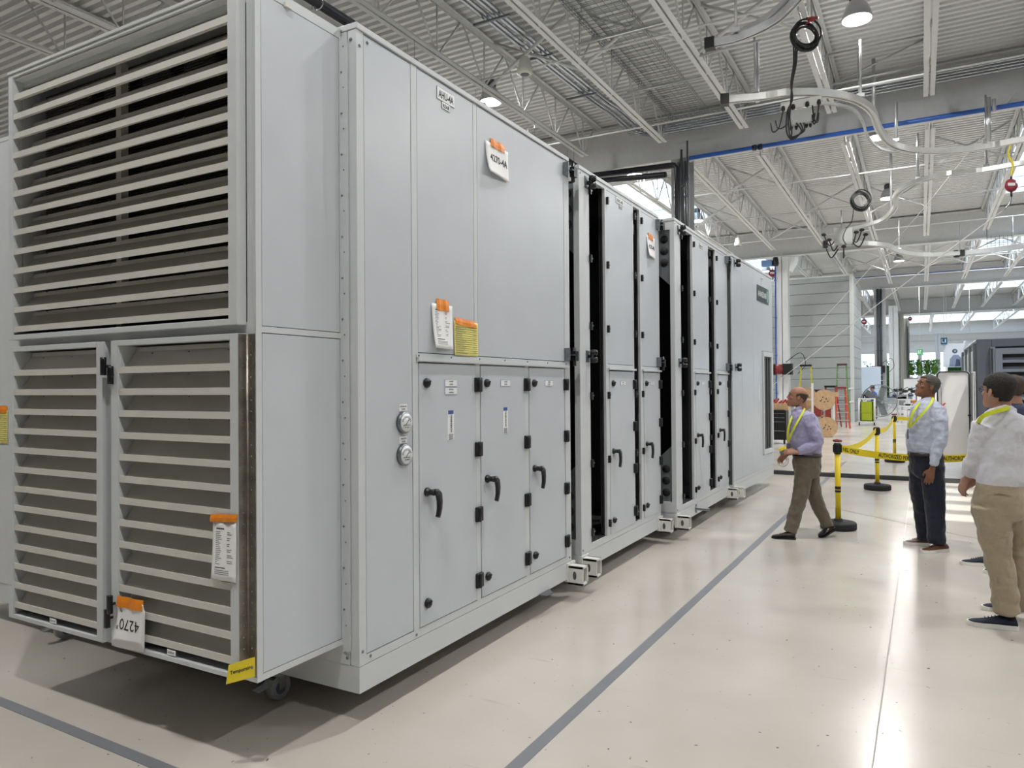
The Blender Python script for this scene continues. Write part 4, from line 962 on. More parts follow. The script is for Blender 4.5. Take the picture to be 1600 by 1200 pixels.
# ---- person 3: near, white shirt -----------------------------------
p = Person('dark-haired man in glasses, white shirt and khaki trousers at the right edge', (.48, 6.0, 0), 5.05)
sk = skin('skin_fair', 'a97f6b')
p.head(1559, 612, 0, (-.80, .58, .12), lambda z: .005+.008*max(0, z-.03)/.1, HAIRD('dark_brown_hair', '1f1915'), sk, 1.0, brow=INK, glasses=True)
b = p.body; p.limb(b, [(1563, 622, 0), (1564, 636, 0), (1565, 652, 0)], [.06, .063, .075])
p.torso(b, [(1565, 648, 20, .07), (1568, 670, 38, .09), (1567, 720, 34, .1), (1563, 780, 34, .1)])
p.limb(b, [(1544, 674, .0), (1528, 710, .06), (1514, 745, .14)], [.034, .034, .027]); p.limb(b, [(1598, 674, .0), (1616, 715, .04), (1560, 750, .2)], [.04, .036, .027])
p.limb(b, [(1548, 785, -.02), (1562, 868, .0), (1576, 960, .0)], [.065, .05, .036]); p.limb(b, [(1582, 785, .02), (1591, 868, .1), (1600, 948, .18)], [.065, .05, .036])
p.hand(b, p.J(1512, 746, .15), (-p.R*.42-p.U*.9+p.F*.05), p.R*.7+p.F*.5, p.F*.8-p.R*.3, .55, 1.0)
p.hand(b, p.J(1530, 750, .2), (-p.R*.9-p.U*.45), -p.U*.5-p.F*.6, p.U*.7-p.R*.2, .5, 1.0)
p.finish(sk)
b = B(); p.torso(b, [(1562, 638, 14, .075), (1565, 645, 26, .09), (1567, 653, 39, .11), (1568, 664, 46, .125), (1569, 682, 46, .14), (1568, 705, 43, .145), (1566, 728, 41, .145), (1564, 746, 40, .148), (1563, 759, 39, .145)])
p.limb(b, [(1540, 664, .0), (1532, 685, .02), (1526, 710, .05), (1519, 728, .1), (1514, 742, .14)], [.08, .073, .066, .058, .048])
p.limb(b, [(1598, 662, .0), (1608, 685, .02), (1614, 712, .05), (1590, 730, .15)], [.08, .073, .063, .05])
p.limb(b, [(1541, 645, .03), (1556, 641, -.07), (1572, 637, -.07), (1585, 642, .02)], [.02, .022, .022, .02], 8)
remesh(b.build('shirt', SHIRT_W, p.t), .009, 3, .036, .1)
b = B(); p.torso(b, [(1563, 752, 38.5, .142), (1562, 765, 41, .15), (1562, 782, 43, .16), (1563, 798, 42, .155), (1565, 810, 32, .13)])
p.limb(b, [(1548, 790, -.02), (1552, 820, -.02), (1560, 868, .0), (1568, 910, .0), (1574, 957, .0)], [.118, .11, .088, .082, .084])
p.limb(b, [(1582, 790, .02), (1585, 820, .04), (1590, 868, .1), (1595, 910, .14), (1599, 950, .18)], [.11, .1, .085, .08, .078])
remesh(b.build('trousers', TR_K, p.t), .01, 3, .042, .1)
b = B(TR_K); b.obox(p.J(1567, 768, -.156), p.R, p.F, p.U, .05, .002, .006); b.build('pocket_welt', None, p.t)
g = P(1512, 975, z=0)-p.o; h_ = P(1590, 984, z=0)-p.o; p.shoe(g, h_, CANVN, .052, .09)
g = P(1535, 952, z=0)-p.o; h_ = P(1606, 957, z=0)-p.o; p.shoe(g, h_, CANVN, .052, .09)
p.strip([(1527, 664, -.0), (1534, 652, -.1), (1548, 645, -.125), (1564, 640.5, -.125), (1577, 637, -.09)], .028)
# ---- person 4: behind, navy shirt ----------------------------------
p = Person('man in a navy shirt mostly hidden behind the man in the white shirt', (.62, 8.3, 0), 6.95)
sk = skin('skin_fair', 'a97f6b')
p.head(1580, 607, 0, (-.9, .4, .1), .01, HAIRD('grey_brown_hair', '4a3c34'), sk, 1.0)
b = p.body; p.limb(b, [(1584, 616, 0), (1585, 626, 0), (1588, 638, 0)], [.056, .06, .07])
p.torso(b, [(1588, 636, 14, .1), (1594, 655, 22, .16), (1596, 700, 22, .14), (1594, 740, 20, .14)])
p.limb(b, [(1575, 650, -.12), (1572, 690, -.12), (1560, 720, -.1)], [.04, .036, .026]); p.limb(b, [(1616, 650, .1), (1622, 690, .12), (1618, 735, .1)], [.04, .036, .026])
p.limb(b, [(1588, 735, .08), (1584, 800, .1), (1562, 868, .08)], [.06, .045, .035]); p.limb(b, [(1600, 735, -.08), (1596, 808, -.1), (1572, 880, -.08)], [.06, .045, .035])
p.hand(b, p.J(1558, 723, -.1), (-p.R*.5-p.U*.6), p.R*.6, -p.F, .4); p.hand(b, p.J(1617, 738, .1), (-p.U), p.R*.6, -p.F, .4)
p.finish(sk, .007)
b = B(); p.torso(b, [(1586, 630, 11, .075), (1589, 637, 22, .14), (1592, 646, 30, .18), (1595, 665, 32, .2), (1596, 700, 30, .19), (1595, 735, 27, .17)])
p.limb(b, [(1577, 650, -.12), (1573, 690, -.14), (1562, 718, -.1)], [.075, .06, .045]); p.limb(b, [(1612, 650, .12), (1621, 690, .14), (1618, 730, .1)], [.075, .06, .045])
remesh(b.build('shirt', SHIRT_N, p.t), .011, 4, .016, .1)
b = B(); p.torso(b, [(1595, 730, 26, .17), (1595, 750, 27, .175), (1594, 762, 22, .16)])
p.limb(b, [(1588, 750, .08), (1584, 800, .1), (1562, 866, .08)], [.1, .085, .065]); p.limb(b, [(1600, 750, -.08), (1597, 808, -.1), (1573, 876, -.08)], [.1, .09, .065])
remesh(b.build('trousers', TR_D, p.t), .011, 4, .014, .12)
g = P(1501, 881, z=0)-p.o; h_ = P(1550, 885, z=0)-p.o; p.shoe(g, h_, CANVN, .05)
g = P(1537, 895, z=0)-p.o; h_ = P(1582, 899, z=0)-p.o; p.shoe(g, h_, CANVN, .05)
# ---- far worker ----------------------------------------------------
p = Person('far worker in a blue shirt standing behind the lime green cart', (P(1364, 657, z=0).x, P(1364, 657, z=0).y, 0), 35.6)
sk = skin('skin_fair', 'a97f6b')
p.head(1363, 606.5, 0, (-.9, -.3, -.3), .012, HAIRD('grey_brown_hair', '4a3c34'), sk, 1.1)
b = p.body; p.limb(b, [(1363.5, 609, 0), (1364, 614, 0)], [.06, .08]); p.torso(b, [(1365, 614, 4, .14), (1366, 630, 4, .14), (1366, 656, 3, .1)])
p.hand(b, p.J(1357, 629.5, -.1), -p.R, p.F, p.U, .3, 1.2); p.limb(b, [(1366, 616, -.15), (1365, 625, -.15), (1357, 629.5, -.1)], [.05, .045, .03])
p.finish(sk, .014)
b = B(); p.torso(b, [(1364.5, 611.5, 2.5, .1), (1365.5, 615, 5, .2), (1366.5, 624, 5.5, .18), (1366, 633, 4.8, .16)]); p.limb(b, [(1366, 616, -.15), (1365, 625, -.18), (1360, 628.5, -.15)], [.08, .07, .05])
remesh(b.build('shirt', cloth('royal_blue_shirt', '1f4aa8'), p.t), .02, 3)
b = B(); p.torso(b, [(1366, 631, 5, .17), (1366, 638, 5, .17)]); p.limb(b, [(1365, 637, -.08), (1365, 647, -.08), (1365, 657, -.08)], [.1, .08, .07]); p.limb(b, [(1367.5, 637, .08), (1368, 647, .08), (1368, 656, .08)], [.1, .08, .07])
remesh(b.build('trousers', TR_N, p.t), .02, 3)
# ================================================================== BARRIER POSTS
def post(x, y, cap, label):
    t = thing('barrier_post', label, 'barrier post', (x, y, 0))
    b = B(BLKRUB); b.lathe((0, 0, 0), [(.19, 0), (.2, .012), (.2, .07), (.188, .085), (.05, .09), (.045, .12)], 32); bevel(b.build('base', None, t), .003, 1)
    b = B(YEL); b.lathe((0, 0, 0), [(.031, .09), (.031, .9)], 20); b.build('pole', None, t)
    b = B(BLKRUB); b.lathe((0, 0, 0), [(.0325, .43), (.0325, .455)], 20); b.lathe((0, 0, 0), [(.0325, .465), (.0325, .5)], 20); b.build('pole_band', None, t)
    b = B(BLACK); b.lathe((0, 0, 0), [(.036, .88), (.042, .9), (.042, 1.0), (.034, 1.01)], 20); b.box(-.05, .05, -.014, .014, .9, .99); b.box(-.014, .014, -.05, .05, .9, .99); b.build('belt_cassette', None, t)
    if cap:
        b = B(mat('red_cap', '7c1c1e', .4, noise=.1))
        for k in range(6): a = k*PI/3; b.ball((.03*math.cos(a), .03*math.sin(a), 1.035), .024, .024, .016, 8)
        b.ball((0, 0, 1.04), .034, .034, .02, 10); b.build('cap', None, t)
    return t
BELTY = mat('yellow_webbing', 'eed622', .6, noise=.04)
def belt(parent, a, c, sag, h=.078, letters=None, m=BELTY):
    o = parent.location; a = Vector(a)-o; c = Vector(c)-o; n = 20; b = B(m); pts = []
    for i in range(n+1):
        t_ = i/n; p_ = a.lerp(c, t_); p_.z -= sag*4*t_*(1-t_); pts.append(p_)
    d = (c-a).normalized(); nn = Vector((d.y, -d.x, 0)).normalized()
    b.loft([[p_+Vector((0, 0, h/2))+nn*.001, p_+Vector((0, 0, -h/2))+nn*.001, p_+Vector((0, 0, -h/2))-nn*.001, p_+Vector((0, 0, h/2))-nn*.001] for p_ in pts], smooth=False)
    if letters:
        for s_, t_ in letters:
            p_ = a.lerp(c, t_); p_.z -= sag*4*t_*(1-t_); dz = (c.z-a.z)-sag*4*(1-2*t_)*0; e0 = (c-a); e0.z -= sag*4*(1-2*t_)*1.; e0.normalize()
            text_mesh(s_, .062, (e0, Vector((0, 0, 1)), nn), p_+nn*.0015, b, INK, bold=True, align='LEFT', xs=.62)
    return b.build('belt', None, parent)
pa = P(1310, 826, z=0); pb = P(1371, 765, z=0); pc = P(1398, 722, z=0); xe = P(1575, 720, y=pa.y-.35).x
s1 = post(pa.x, pa.y, True, 'nearest yellow barrier post, red cap, behind the walking man')
s2 = post(pb.x, pb.y, False, 'middle yellow barrier post without a red cap')
s3 = post(pc.x, pc.y, True, 'farthest yellow barrier post, red cap, left of the standing man')
s4 = post(xe, pa.y-.35, False, 'barrier post hidden behind the man in khaki trousers')
belt(s1, (pa.x+.04, pa.y-.01, .94), (xe-.04, pa.y-.35, .96), .07, letters=[('NEL ONLY', .012), ('AUTHORIZED PERSONNEL ONLY', .255), ('AUTHORIZED', .66)])
belt(s1, (pa.x+.01, pa.y+.045, .94), (pb.x-.01, pb.y-.045, .96), .09)
belt(s2, (pb.x+.005, pb.y+.045, .96), (pc.x-.01, pc.y-.045, .96), .1)
belt(s3, (pc.x+.045, pc.y, .96), (pc.x+3.2, pc.y-.6, .9), .03)
# floor hose, dark unit, white door
t = thing('floor_cable_cover', 'long black cable cover lying across the floor behind the barrier posts', 'cable cover', (-2.5, 14.62, 0))
b = B(BLKRUB); b.loft([[Vector((x, y_, z_)) for y_, z_ in ((-.09, .002), (-.06, .04), (-.03, .065), (.03, .065), (.06, .04), (.09, .002))] for x in (-3.2, 3.35)], smooth=False); world = b.build('cover', None, t)
b = B(mat('cover_lid', '35383a', .6)); b.box(-3.2, 3.35, -.03, .03, .064, .07); b.build('lid', None, t)
DG = mat('dark_grey_paint', '4b5059', .42, noise=.06); DG2 = mat('mid_grey_paint', '656b76', .4, noise=.05)
D = thing('louvred_cabinet', 'dark grey louvred equipment cabinet at the right edge behind the men', 'cabinet', (.86, 15., 0))
b = B(DG); b.box(0, .22, 0, .06, .2, 2.47); b.box(.22, 3., 0, .06, 2.33, 2.47); b.box(.22, 3., 0, .06, .2, .34); b.box(2.9, 3., 0, .06, .2, 2.47); b.box(0, 3., .06, 4.2, 2.40, 2.46); b.box(.06, 3, .06, .1, .2, 2.4); b.box(0, 3, .1, 4.2, .12, .2); b.box(2.9, 3, .1, 4.2, .2, 2.4); bevel(b.build('frame', None, D), .006, 1)
b = B(DG2); b.box(.2, .27, -.05, 0, .34, 2.33); b.box(.27, .37, -.06, .0, .34, 2.3); b.box(.37, 2.6, -.06, 0, 2.2, 2.3); b.box(.37, 2.6, -.06, 0, .34, .42); lv = b.build('louvre_frame', None, D)
for k in range(11):
    b = B(DG2); blades(b, .37, 2.6, [2.05-.158*k], -.055, .1, .05); b.build('louvre_blade', None, lv)
b = B(DARKIN); b.box(.3, 2.7, .02, .055, .36, 2.28); b.build('inner_panel', None, D)
b = B(CHROME); b.box(.205, .235, -.056, -.05, .5, 2.3); b.build('piano_hinge', None, D)
b = B(mat('white_side', 'c4c8cc', .4)); 
for k in range(3): b.box(-.01, .02, .15+k*1.35, 1.4+k*1.35, .25, 2.3)
b.build('side_panel', None, D)
b = B(GALV)
for k in range(4): b.box(-.05, .0, .08+k*1.33, .14+k*1.33, .2, 2.4); b.box(-.12, -.05, .09+k*1.33, .12+k*1.33, .3, 1.9)
b.build('side_post', None, D)
dr_ = thing('open_panel_door', 'white rounded door panel with black gasket, standing open behind the pale blue shirt', 'door', (.25, 14.86, 0))
def rrect(x0, x1, z0, z1, r, y):
    o_ = []
    for cx, cz, a0 in ((x1-r, z1-r, 0), (x0+r, z1-r, 90), (x0+r, z0+r, 180), (x1-r, z0+r, 270)):
        for k in range(6): a = math.radians(a0+k*18); o_.append(Vector((cx+r*math.cos(a), y, cz+r*math.sin(a))))
    return o_
b = B(WHITE); b.loft([rrect(.0, .5, .34, 1.92, .06, y_) for y_ in (0, .06)], smooth=False); b.build('door_leaf', None, dr_)
b = B(BLKRUB); r_ = rrect(.012, .488, .352, 1.908, .06, -.008); b.tube(r_, .011, 8, closed=True); b.build('gasket', None, dr_)
b = B(mat('liner_white', 'c9c8c8', .5)); b.loft([rrect(.035, .465, .375, 1.885, .045, y_) for y_ in (-.004, .002)], smooth=False); b.build('liner', None, dr_)
b = B(CHROME); b.tube([(.07, -.03, 1.3), (.07, -.03, 1.72)], .008, 8); b.box(.06, .08, -.03, 0, 1.68, 1.72); b.build('rod', None, dr_)
b = B(mat('red_grip', 'b04038', .5)); b.bar((.05, -.04, 1.29), (.13, -.06, 1.36), .022); b.build('grip', None, dr_)
b = B(BLACK)
for z in (.78, 1.15, .6): b.box(.46, .52, -.03, .01, z-.01, z+.015)
b.build('catch', None, dr_)
b = B(BLKRUB); b.box(.1, .42, -.007, -.004, .42, .44); b.build('vent_slot', None, dr_)
for k in range(2):
    q = thing('open_panel_door', 'edge-on gasketed door %s beside the dark grey cabinet' % ('next to the white open door' if k == 0 else 'nearest'), 'door', (.775+.03*k, 14.8-.0*k, 0))
    b = B(WHITE); b.box(-.008, .008, -.38+.1*k, 0, .34, 1.9); b.build('door_leaf', None, q)
    b = B(BLKRUB); b.tube([(-.01, -.36+.1*k, .36), (-.01, -.36+.1*k, 1.88), (-.01, -.02, 1.88), (-.01, -.02, .36)], .01, 6, closed=True); b.build('gasket', None, q)
# ================================================================== ROOF TRACKS
def track(pts, w, h, m, label, z=None, ends=True, hang=(), grp=None):
    pp = [P(u, v, z=z) for u, v in pts]; t = thing('crane_track', label, 'track', tuple(pp[0]), 0, grp)
    sp = smooth_path(pp, 7)
    b = B(m); b.sweep(sp, [(-w/2, 0), (-w/2, h), (-w/4, h), (-w/4, h*.8), (w/4, h*.8), (w/4, h), (w/2, h), (w/2, 0), (w/5, 0), (w/5, h*.25), (-w/5, h*.25), (-w/5, 0)]); world_part(b, 'rail', None, t)
    if ends:
        for e in ((sp[0], sp[1]), (sp[-1], sp[-2])):
            b = B(BLACK); d_ = (e[0]-e[1]).normalized(); b.obox(e[0]+Vector((0, 0, h/2))+d_*.05, d_, Vector((0, 0, 1)).cross(d_), (0, 0, 1), .07, w*.7, h*.8); world_part(b, 'end_stop', None, t)
    for u, v, zt in hang:
        q_ = P(u, v, z=z); b = B(ALU); b.tube([q_+Vector((0, 0, h)), (q_.x, q_.y, zt)], .02, 8); b.box(q_.x-.06, q_.x+.06, q_.y-.04, q_.y+.04, z+h, z+h+.06); world_part(b, 'drop_rod', None, t)
    return t
WALU = mat('pale_track', 'cfd0cc', .3, .2, noise=.06)
track([(1115, 73), (1160, 62), (1215, 35), (1262, -12)], .09, .1, ALU, 'curved grey overhead track at top, black stop at its left end', 6.6, hang=[(1150, 62, 8.5)])
track([(1150, 57), (1185, 40), (1215, 18), (1243, -10)], .07, .07, ALU, 'thin curved rail just above the top overhead track', 6.75, ends=False)
track([(1137, 161), (1190, 156), (1235, 150), (1290, 151), (1335, 160), (1362, 178), (1373, 205), (1392, 228), (1425, 238), (1480, 240), (1540, 233), (1625, 217)], .11, .11, WALU, 'long s-shaped pale overhead track beneath the first girder', 6.5, hang=[(1180, 155, 7.6), (1345, 162, 7.6), (1400, 230, 7.4), (1541, 232, 7.6)])
track([(1235, 166), (1290, 164), (1330, 172), (1348, 192), (1355, 215), (1372, 232), (1395, 240)], .04, .05, ALU, 'thin inner guide rail beside the s-shaped pale track', 6.45, ends=False)
track([(1325, 362), (1375, 348), (1398, 328), (1400, 308), (1425, 290), (1480, 275), (1525, 271), (1610, 256)], .12, .1, WALU, 'second s-shaped overhead track, in the middle distance', 6.4, hang=[(1435, 287, 7.6), (1392, 340, 7.6), (1541, 268, 7.6)])
track([(1292, 385), (1340, 383), (1385, 387), (1405, 396), (1440, 401), (1500, 399)], .16, .14, WALU, 'far low overhead track in front of the second girder', 6.4, hang=[(1315, 384, 7.6), (1405, 396, 7.6)])
track([(1497, 400), (1560, 393), (1625, 384)], .2, .16, ALU, 'far straight perforated track at the right', 6.4, hang=[(1500, 399, 7.6), (1583, 391, 7.6)])
for (u, v0, v1, y) in ((1365, 92, 175, 16.9), (1343, 80, 150, 16.6), (1183, 66, 160, 12.9), (1400, 160, 224, 16.9), (1545, 152, 222, 17.4), (1553, 155, 175, 17.4), (1392, 240, 330, 23.), (1434, 222, 290, 20.3), (1541, 225, 268, 19.8)):
    rod('hanger_post', [P(u, v0, y=y), P(u+.5, v1, y=y)], .035, 'slim pale hanger post dropping to the overhead tracks', 'hanger', ALU, grp='hanger posts of the overhead tracks', n=8)
for (u0, v0, u1, v1, y) in ((1093, 88, 1190, 62, 12.6), (1280, 89, 1450, 53, 16.2), (1295, 133, 1450, 100, 16.5), (1290, 145, 1455, 117, 16.3), (1310, 128, 1478, 44, 16.8)):
    rod('cross_strut', [P(u0, v0, y=y), P(u1, v1, y=y)], .02, 'thin pale cross strut under the near roof', 'strut', ALU, grp='cross struts under the near roof')
# cable coils and junction box
def coil(c, r, label, m=BLACK, n=7, drop=None):
    t = thing('cable_coil', label, 'cable', tuple(c)); b = B(m); c = Vector(c); rnd = random.Random(3)
    for k in range(n):
        ph = rnd.random()*6; rr = r*(.82+.3*rnd.random()); tl = rnd.uniform(-.3, .3); of = Vector((rnd.uniform(-.04, .04), rnd.uniform(-.05, .05), rnd.uniform(-.05, .05)))
        e1 = Vector((RT.x, RT.y, 0)); b.tube([of+e1*rr*math.cos(a)+Vector((0, tl*rr*math.sin(a+ph)*.4, rr*math.sin(a))) for a in [2*PI*i/24 for i in range(24)]], .017, 6, closed=True)
    b.build('coil', None, t)
    if drop:
        for k, path in enumerate(drop):
            b = B(m); b.tube(smooth_path([Vector(q_)-c for q_ in path], 8), .014, 6); b.build('cable', None, t)
    return t
c1 = P(1259, 56, z=7.25); y1 = c1.y
coil(c1, .2, 'coiled black cable hanging from the roof with leads dropping to the grey box', drop=[[P(1240+3*k, 70, y=y1), P(1240+2*k, 100, y=y1), P(1236+k, 130, y=y1+.2), P(1238-k, 155, y=y1+.4), P(1230+2*k, 175+3*k, y=y1+.5), P(1229+4*k, 205, y=y1+.5), P(1238, 218-2*k, y=y1+.5), P(1252+2*k, 205, y=y1+.5), P(1244+6*k, 192, y=y1+.5)] for k in range(3)])
cc_ = [o for o in bpy.data.objects if o.name.startswith('cable_coil')][-1]
b = B(mat('red_clamp', '8e2a30', .4)); rc = P(1268, 30, y=y1); b.ball(rc, .07, .05, .04, 8); b.bar(rc+Vector((-.08, 0, .03)), rc+Vector((.1, 0, .0)), .03); b.tube([c1+Vector((0, 0, .18)), rc], .012, 6); world_part(b, 'clamp', None, cc_)
gb = thing('junction_box', 'grey junction box with short black cables under the curved track', 'box', tuple(P(1250, 184, y=y1+.6)))
BG = mat('box_grey', 'a9aba9', .45, noise=.05)
b = B(BG); b.box(-.19, .19, -.1, .1, -.13, .12); bevel(b.build('case', None, gb), .01, 2)
b = B(mat('bracket_pale', 'd6d6cf', .4)); b.box(-.3, .34, -.03, .03, .16, .3); b.box(-.03, .03, -.02, .02, .1, .3); b.build('mounting_bar', None, gb)
b = B(BLACK)
for x in (-.26, -.1, .12, .3): b = B(BLACK); b.lathe((x, -.04, .15), [(.03, 0), (.035, .04), (.025, .08)], 10); b.build('connector', None, gb)
for x in (-.14, -.06, .1, .16): b = B(BLACK); b.lathe((x, 0, -.19), [(.012, 0), (.025, .03), (.025, .07)], 8); b.build('cable_gland', None, gb)
b = B(BLACK)
for x, w_, h_ in ((-.26, -.1, .34), (-.1, -.14, .3), (.12, .06, .28), (.2, .05, .3), (.3, -.05, .32)): b.tube(smooth_path([(x, -.05, .15), (x+w_*.6, -.08, .15-h_*.8), (x+w_*1.6, -.08, .15-h_), (x+w_*2, -.07, .15-h_*.5)]), .012, 6)
b.build('lead', None, gb)
c2 = P(1345, 314, z=6.9)
coil(c2, .25, 'second coiled cable, in the middle distance, with one lead dropping left', n=8, drop=[[P(1334, 322, y=c2.y), P(1331, 345, y=c2.y), P(1322, 358, y=c2.y+.4), P(1317, 372, y=c2.y+.8), P(1322, 382, y=c2.y+1)]])
gb2 = thing('junction_box', 'smaller grey junction box with black fittings at the end of the middle track', 'box', tuple(P(1318, 370, y=c2.y+1.2)))
b = B(BG); b.box(-.25, .25, -.1, .1, -.25, .25); b.build('case', None, gb2)
b = B(BLACK)
for x, z in ((-.55, .12), (-.4, -.05), (.35, .1), (.5, .15), (-.5, -.25), (0, -.3), (.6, .0)): b.ball((x, 0, z), .08, .07, .05, 8); b.tube(smooth_path([(x, 0, z), (x*.7, 0, z-.35), (x*.3, 0, z-.1)]), .02, 6)
b.build('fitting', None, gb2)
ROPE = mat('white_rope', 'd2d3d0', .7, noise=.1)
# fall arresters and lifelines
def reel(u, v, y, label, r=.11, m='8e2438'):
    t = thing('fall_arrester', label, 'safety reel', tuple(P(u, v, y=y))); e1 = Vector((RT.x, RT.y, 0))
    b = B(mat('reel_red', m, .35, noise=.05)); b.loft([[Vector((0, dy, 0))+e1*r*k*math.cos(a)+Vector((0, 0, r*k*.95*math.sin(a))) for a in [2*PI*i/20 for i in range(20)]] for dy, k in ((-.07, .6), (-.05, 1), (.05, 1), (.07, .6))]); b.build('housing', None, t)
    b = B(WHITE); b.obox((0, -.072, .01), e1, (0, 1, 0), (0, 0, 1), r*.55, .003, r*.22); b.build('badge', None, t)
    b = B(BLACK); b.tube([(0, 0, -r*.9), (0, 0, -r*1.7)], .02, 8); b.tube([(0, 0, r*.9), (0, 0, r*1.4)], .02, 8); b.build('swivel', None, t)
    if r > .15: b = B(ROPE); b.tube([(0, 0, r*1.3), (0, 0, 7.5-t.location.z)], .012, 5); b.build('hanging_strop', None, t)
    return t
rl = reel(1580, 290, 17.4, 'crimson self-retracting safety reel hanging from the yellow strap at right', .13)
b = B(mat('yellow_strap', 'd8c83a', .6)); b.tube(smooth_path([(0, 0, .2), (.03, 0, .42), (-.04, 0, .62), (0, 0, .8)]), .022, 6); b.build('strap', None, rl)
b = B(CHROME); b.tube(smooth_path([(0, 0, -.2), (-.03, 0, -.34), (-.12, 0, -.46)]), .018, 6); b.build('shackle', None, rl)
ROPE = mat('white_rope', 'd2d3d0', .7, noise=.1)
rod('lifeline_rope', smooth_path([P(1566, 330, y=17.6), P(1440, 422, y=22.8)+Vector((0, 0, -.02)), P(1206, 603, y=34)]), .012, 'white rope slanting from the crimson reel down to the left', 'rope', ROPE)
rod('lifeline_rope', smooth_path([P(1590, 142, y=17.9), P(1500, 255, y=20), P(1400, 375, y=25), P(1236, 552, y=33.6)]), .009, 'thinner rope slanting down from the top right corner past the grey room', 'rope', ROPE)
for (u, v, y, lb) in ((1408, 498, 67.4, 'left of two dark red reels under the fourth girder'), (1422, 498, 67.4, 'right of two dark red reels under the fourth girder'), (1207, 427, 34, 'dark red reel beside the farthest air handling unit top'), (1350, 503, 49.2, 'dark reel at the corner of the panelled room')):
    reel(u, v, y, lb, .17, '6e2430')
hs = thing('blue_hoist', 'small blue electric hoist above the farthest air handling unit', 'hoist', tuple(P(1207, 411, y=33.4)+Vector((-.15, 0, 0))))
b = B(mat('hoist_blue', '5f86b8', .4, noise=.1)); b.box(-.3, .15, -.15, .15, -.13, .13); bevel(b.build('body', None, hs), .03, 2)
b = B(BLACK); b.lathe((.28, 0, -.05), [(.1, -.1), (.14, 0), (.1, .28)], 12); b.build('motor', None, hs)
for (u, v, y, lb) in ((820, 103, 11.8, 'white conical speaker hanging under the near roof'), (1153, 378, 29.6, 'white conical speaker hanging above the row of units in the second bay')):
    t = thing('pendant_speaker', lb, 'speaker', tuple(P(u, v, y=y)))
    b = B(mat('speaker_white', 'cfcfc6', .5)); b.lathe((0, 0, -.16), [(.09, 0), (.145, .02), (.14, .1), (.09, .3), (.05, .33)], 20); b.build('cone', None, t)
    b = B(STEELG); b.tube([(0, 0, .17), (0, 0, 8.62-t.location.z)], .006, 5); b.build('wire', None, t)
    b = B(INKG); b.lathe((0, 0, -.165), [(.001, 0), (.085, 0), (.085, .006), (.001, .006)], 16); b.build('grille', None, t)
# ================================================================== PANELLED ROOM
rm = thing('panelled_room', 'tall grey clad room of horizontal panels behind the walking man', 'room', (-2.6, 36, 0))
RP = mat('grey_cladding', '9da2a2', .45, noise=.04); RG = mat('cladding_joint', '6d7273', .6)
b = B(RG); b.box(-6., -.02, .03, 5., 0, 6.62); b.build('core', None, rm)
b = B(RP); z = 0
while z < 6.5: b.box(-6, -.12, 0, .04, z+.012, min(z+.48, 6.6)); b.box(-.06, 0, .15, 5., z+.012, min(z+.48, 6.6)); z += .49
b.build('cladding', None, rm)
b = B(mat('corner_trim', 'c9cdcc', .4)); b.box(-.14, .01, -.02, .16, 0, 6.65); b.box(-6, 0, -.01, 5, 6.6, 6.66); b.build('corner_trim', None, rm)
b = B(WHITE); b.tube(smooth_path([(-.02, -.04, 1.55), (-.35, -.12, 1.48), (-.02, -.04, 1.5)]), .02, 6); b.tube(smooth_path([(-.02, -.04, .95), (-.35, -.12, .88), (-.02, -.04, .9)]), .02, 6); b.build('corner_hoop', None, rm)
dk = thing('air_duct', 'white round duct elbow coming down beside the pale column', 'duct', tuple(P(1233, 396, y=35.4)))
b = B(WHITE); b.tube(smooth_path([(0, 0, .75), (0, 0, .4), (0, 0, 0), (.12, 0, -.35), (-.1, 0, -.75)]), .26, 16); b.build('duct', None, dk)
# ================================================================== FAR EQUIPMENT
def ladder(x, y, h, w, col, label, top=BLACK, spread=.45, yaw=0., lean=0.):
    t = thing('step_ladder', label, 'ladder', (x, y, 0), yaw); m = mat('ladder_'+col, col, .5, noise=.08)
    for s_ in (-1, 1):
        b = B(m); b.bar((s_*w/2, 0, 0), (s_*w/2*.62, spread*.5, h), .06, .035); b.build('front_rail', None, t)
        b = B(m); b.bar((s_*w/2, spread, 0), (s_*w/2*.62, spread*.5, h), .05, .03); b.build('rear_rail', None, t)
    n = int(h/.3)
    for k in range(1, n):
        f_ = k/n; b = B(ALU); wd = w/2*(1-.38*f_); b.box(-wd, wd, spread*.5*f_-.04, spread*.5*f_+.05, h*f_-.015, h*f_+.015); b.build('step', None, t)
    b = B(top); b.box(-w*.36, w*.36, spread*.5-.12, spread*.5+.12, h-.02, h+.06); b.build('top_cap', None, t); return t
ladder(-4.25, 33., 2.5, .62, 'b9b42c', 'tall yellow step ladder in front of the panelled room')
ladder(-2.97, 34.5, 2.55, .55, '5f8c4c', 'tall green step ladder against the panelled room', top=mat('brown_cap', '4a2c26', .5))
ladder(-2.62, 30.8, 1.55, .5, 'c04a34', 'orange-red step ladder left of the lime cart', top=mat('red_top', '7a2a2a', .5), spread=.6, yaw=.3)
ladder(-3.2, 31.5, 1.6, .6, '8c3028', 'dark red step ladder behind the wooden frame', spread=.6, yaw=-.2)
WOODP = mat('plywood', 'c9a780', .6, noise=.22, nscale=12); WOODF = mat('pine_timber', 'b89468', .6, noise=.2)
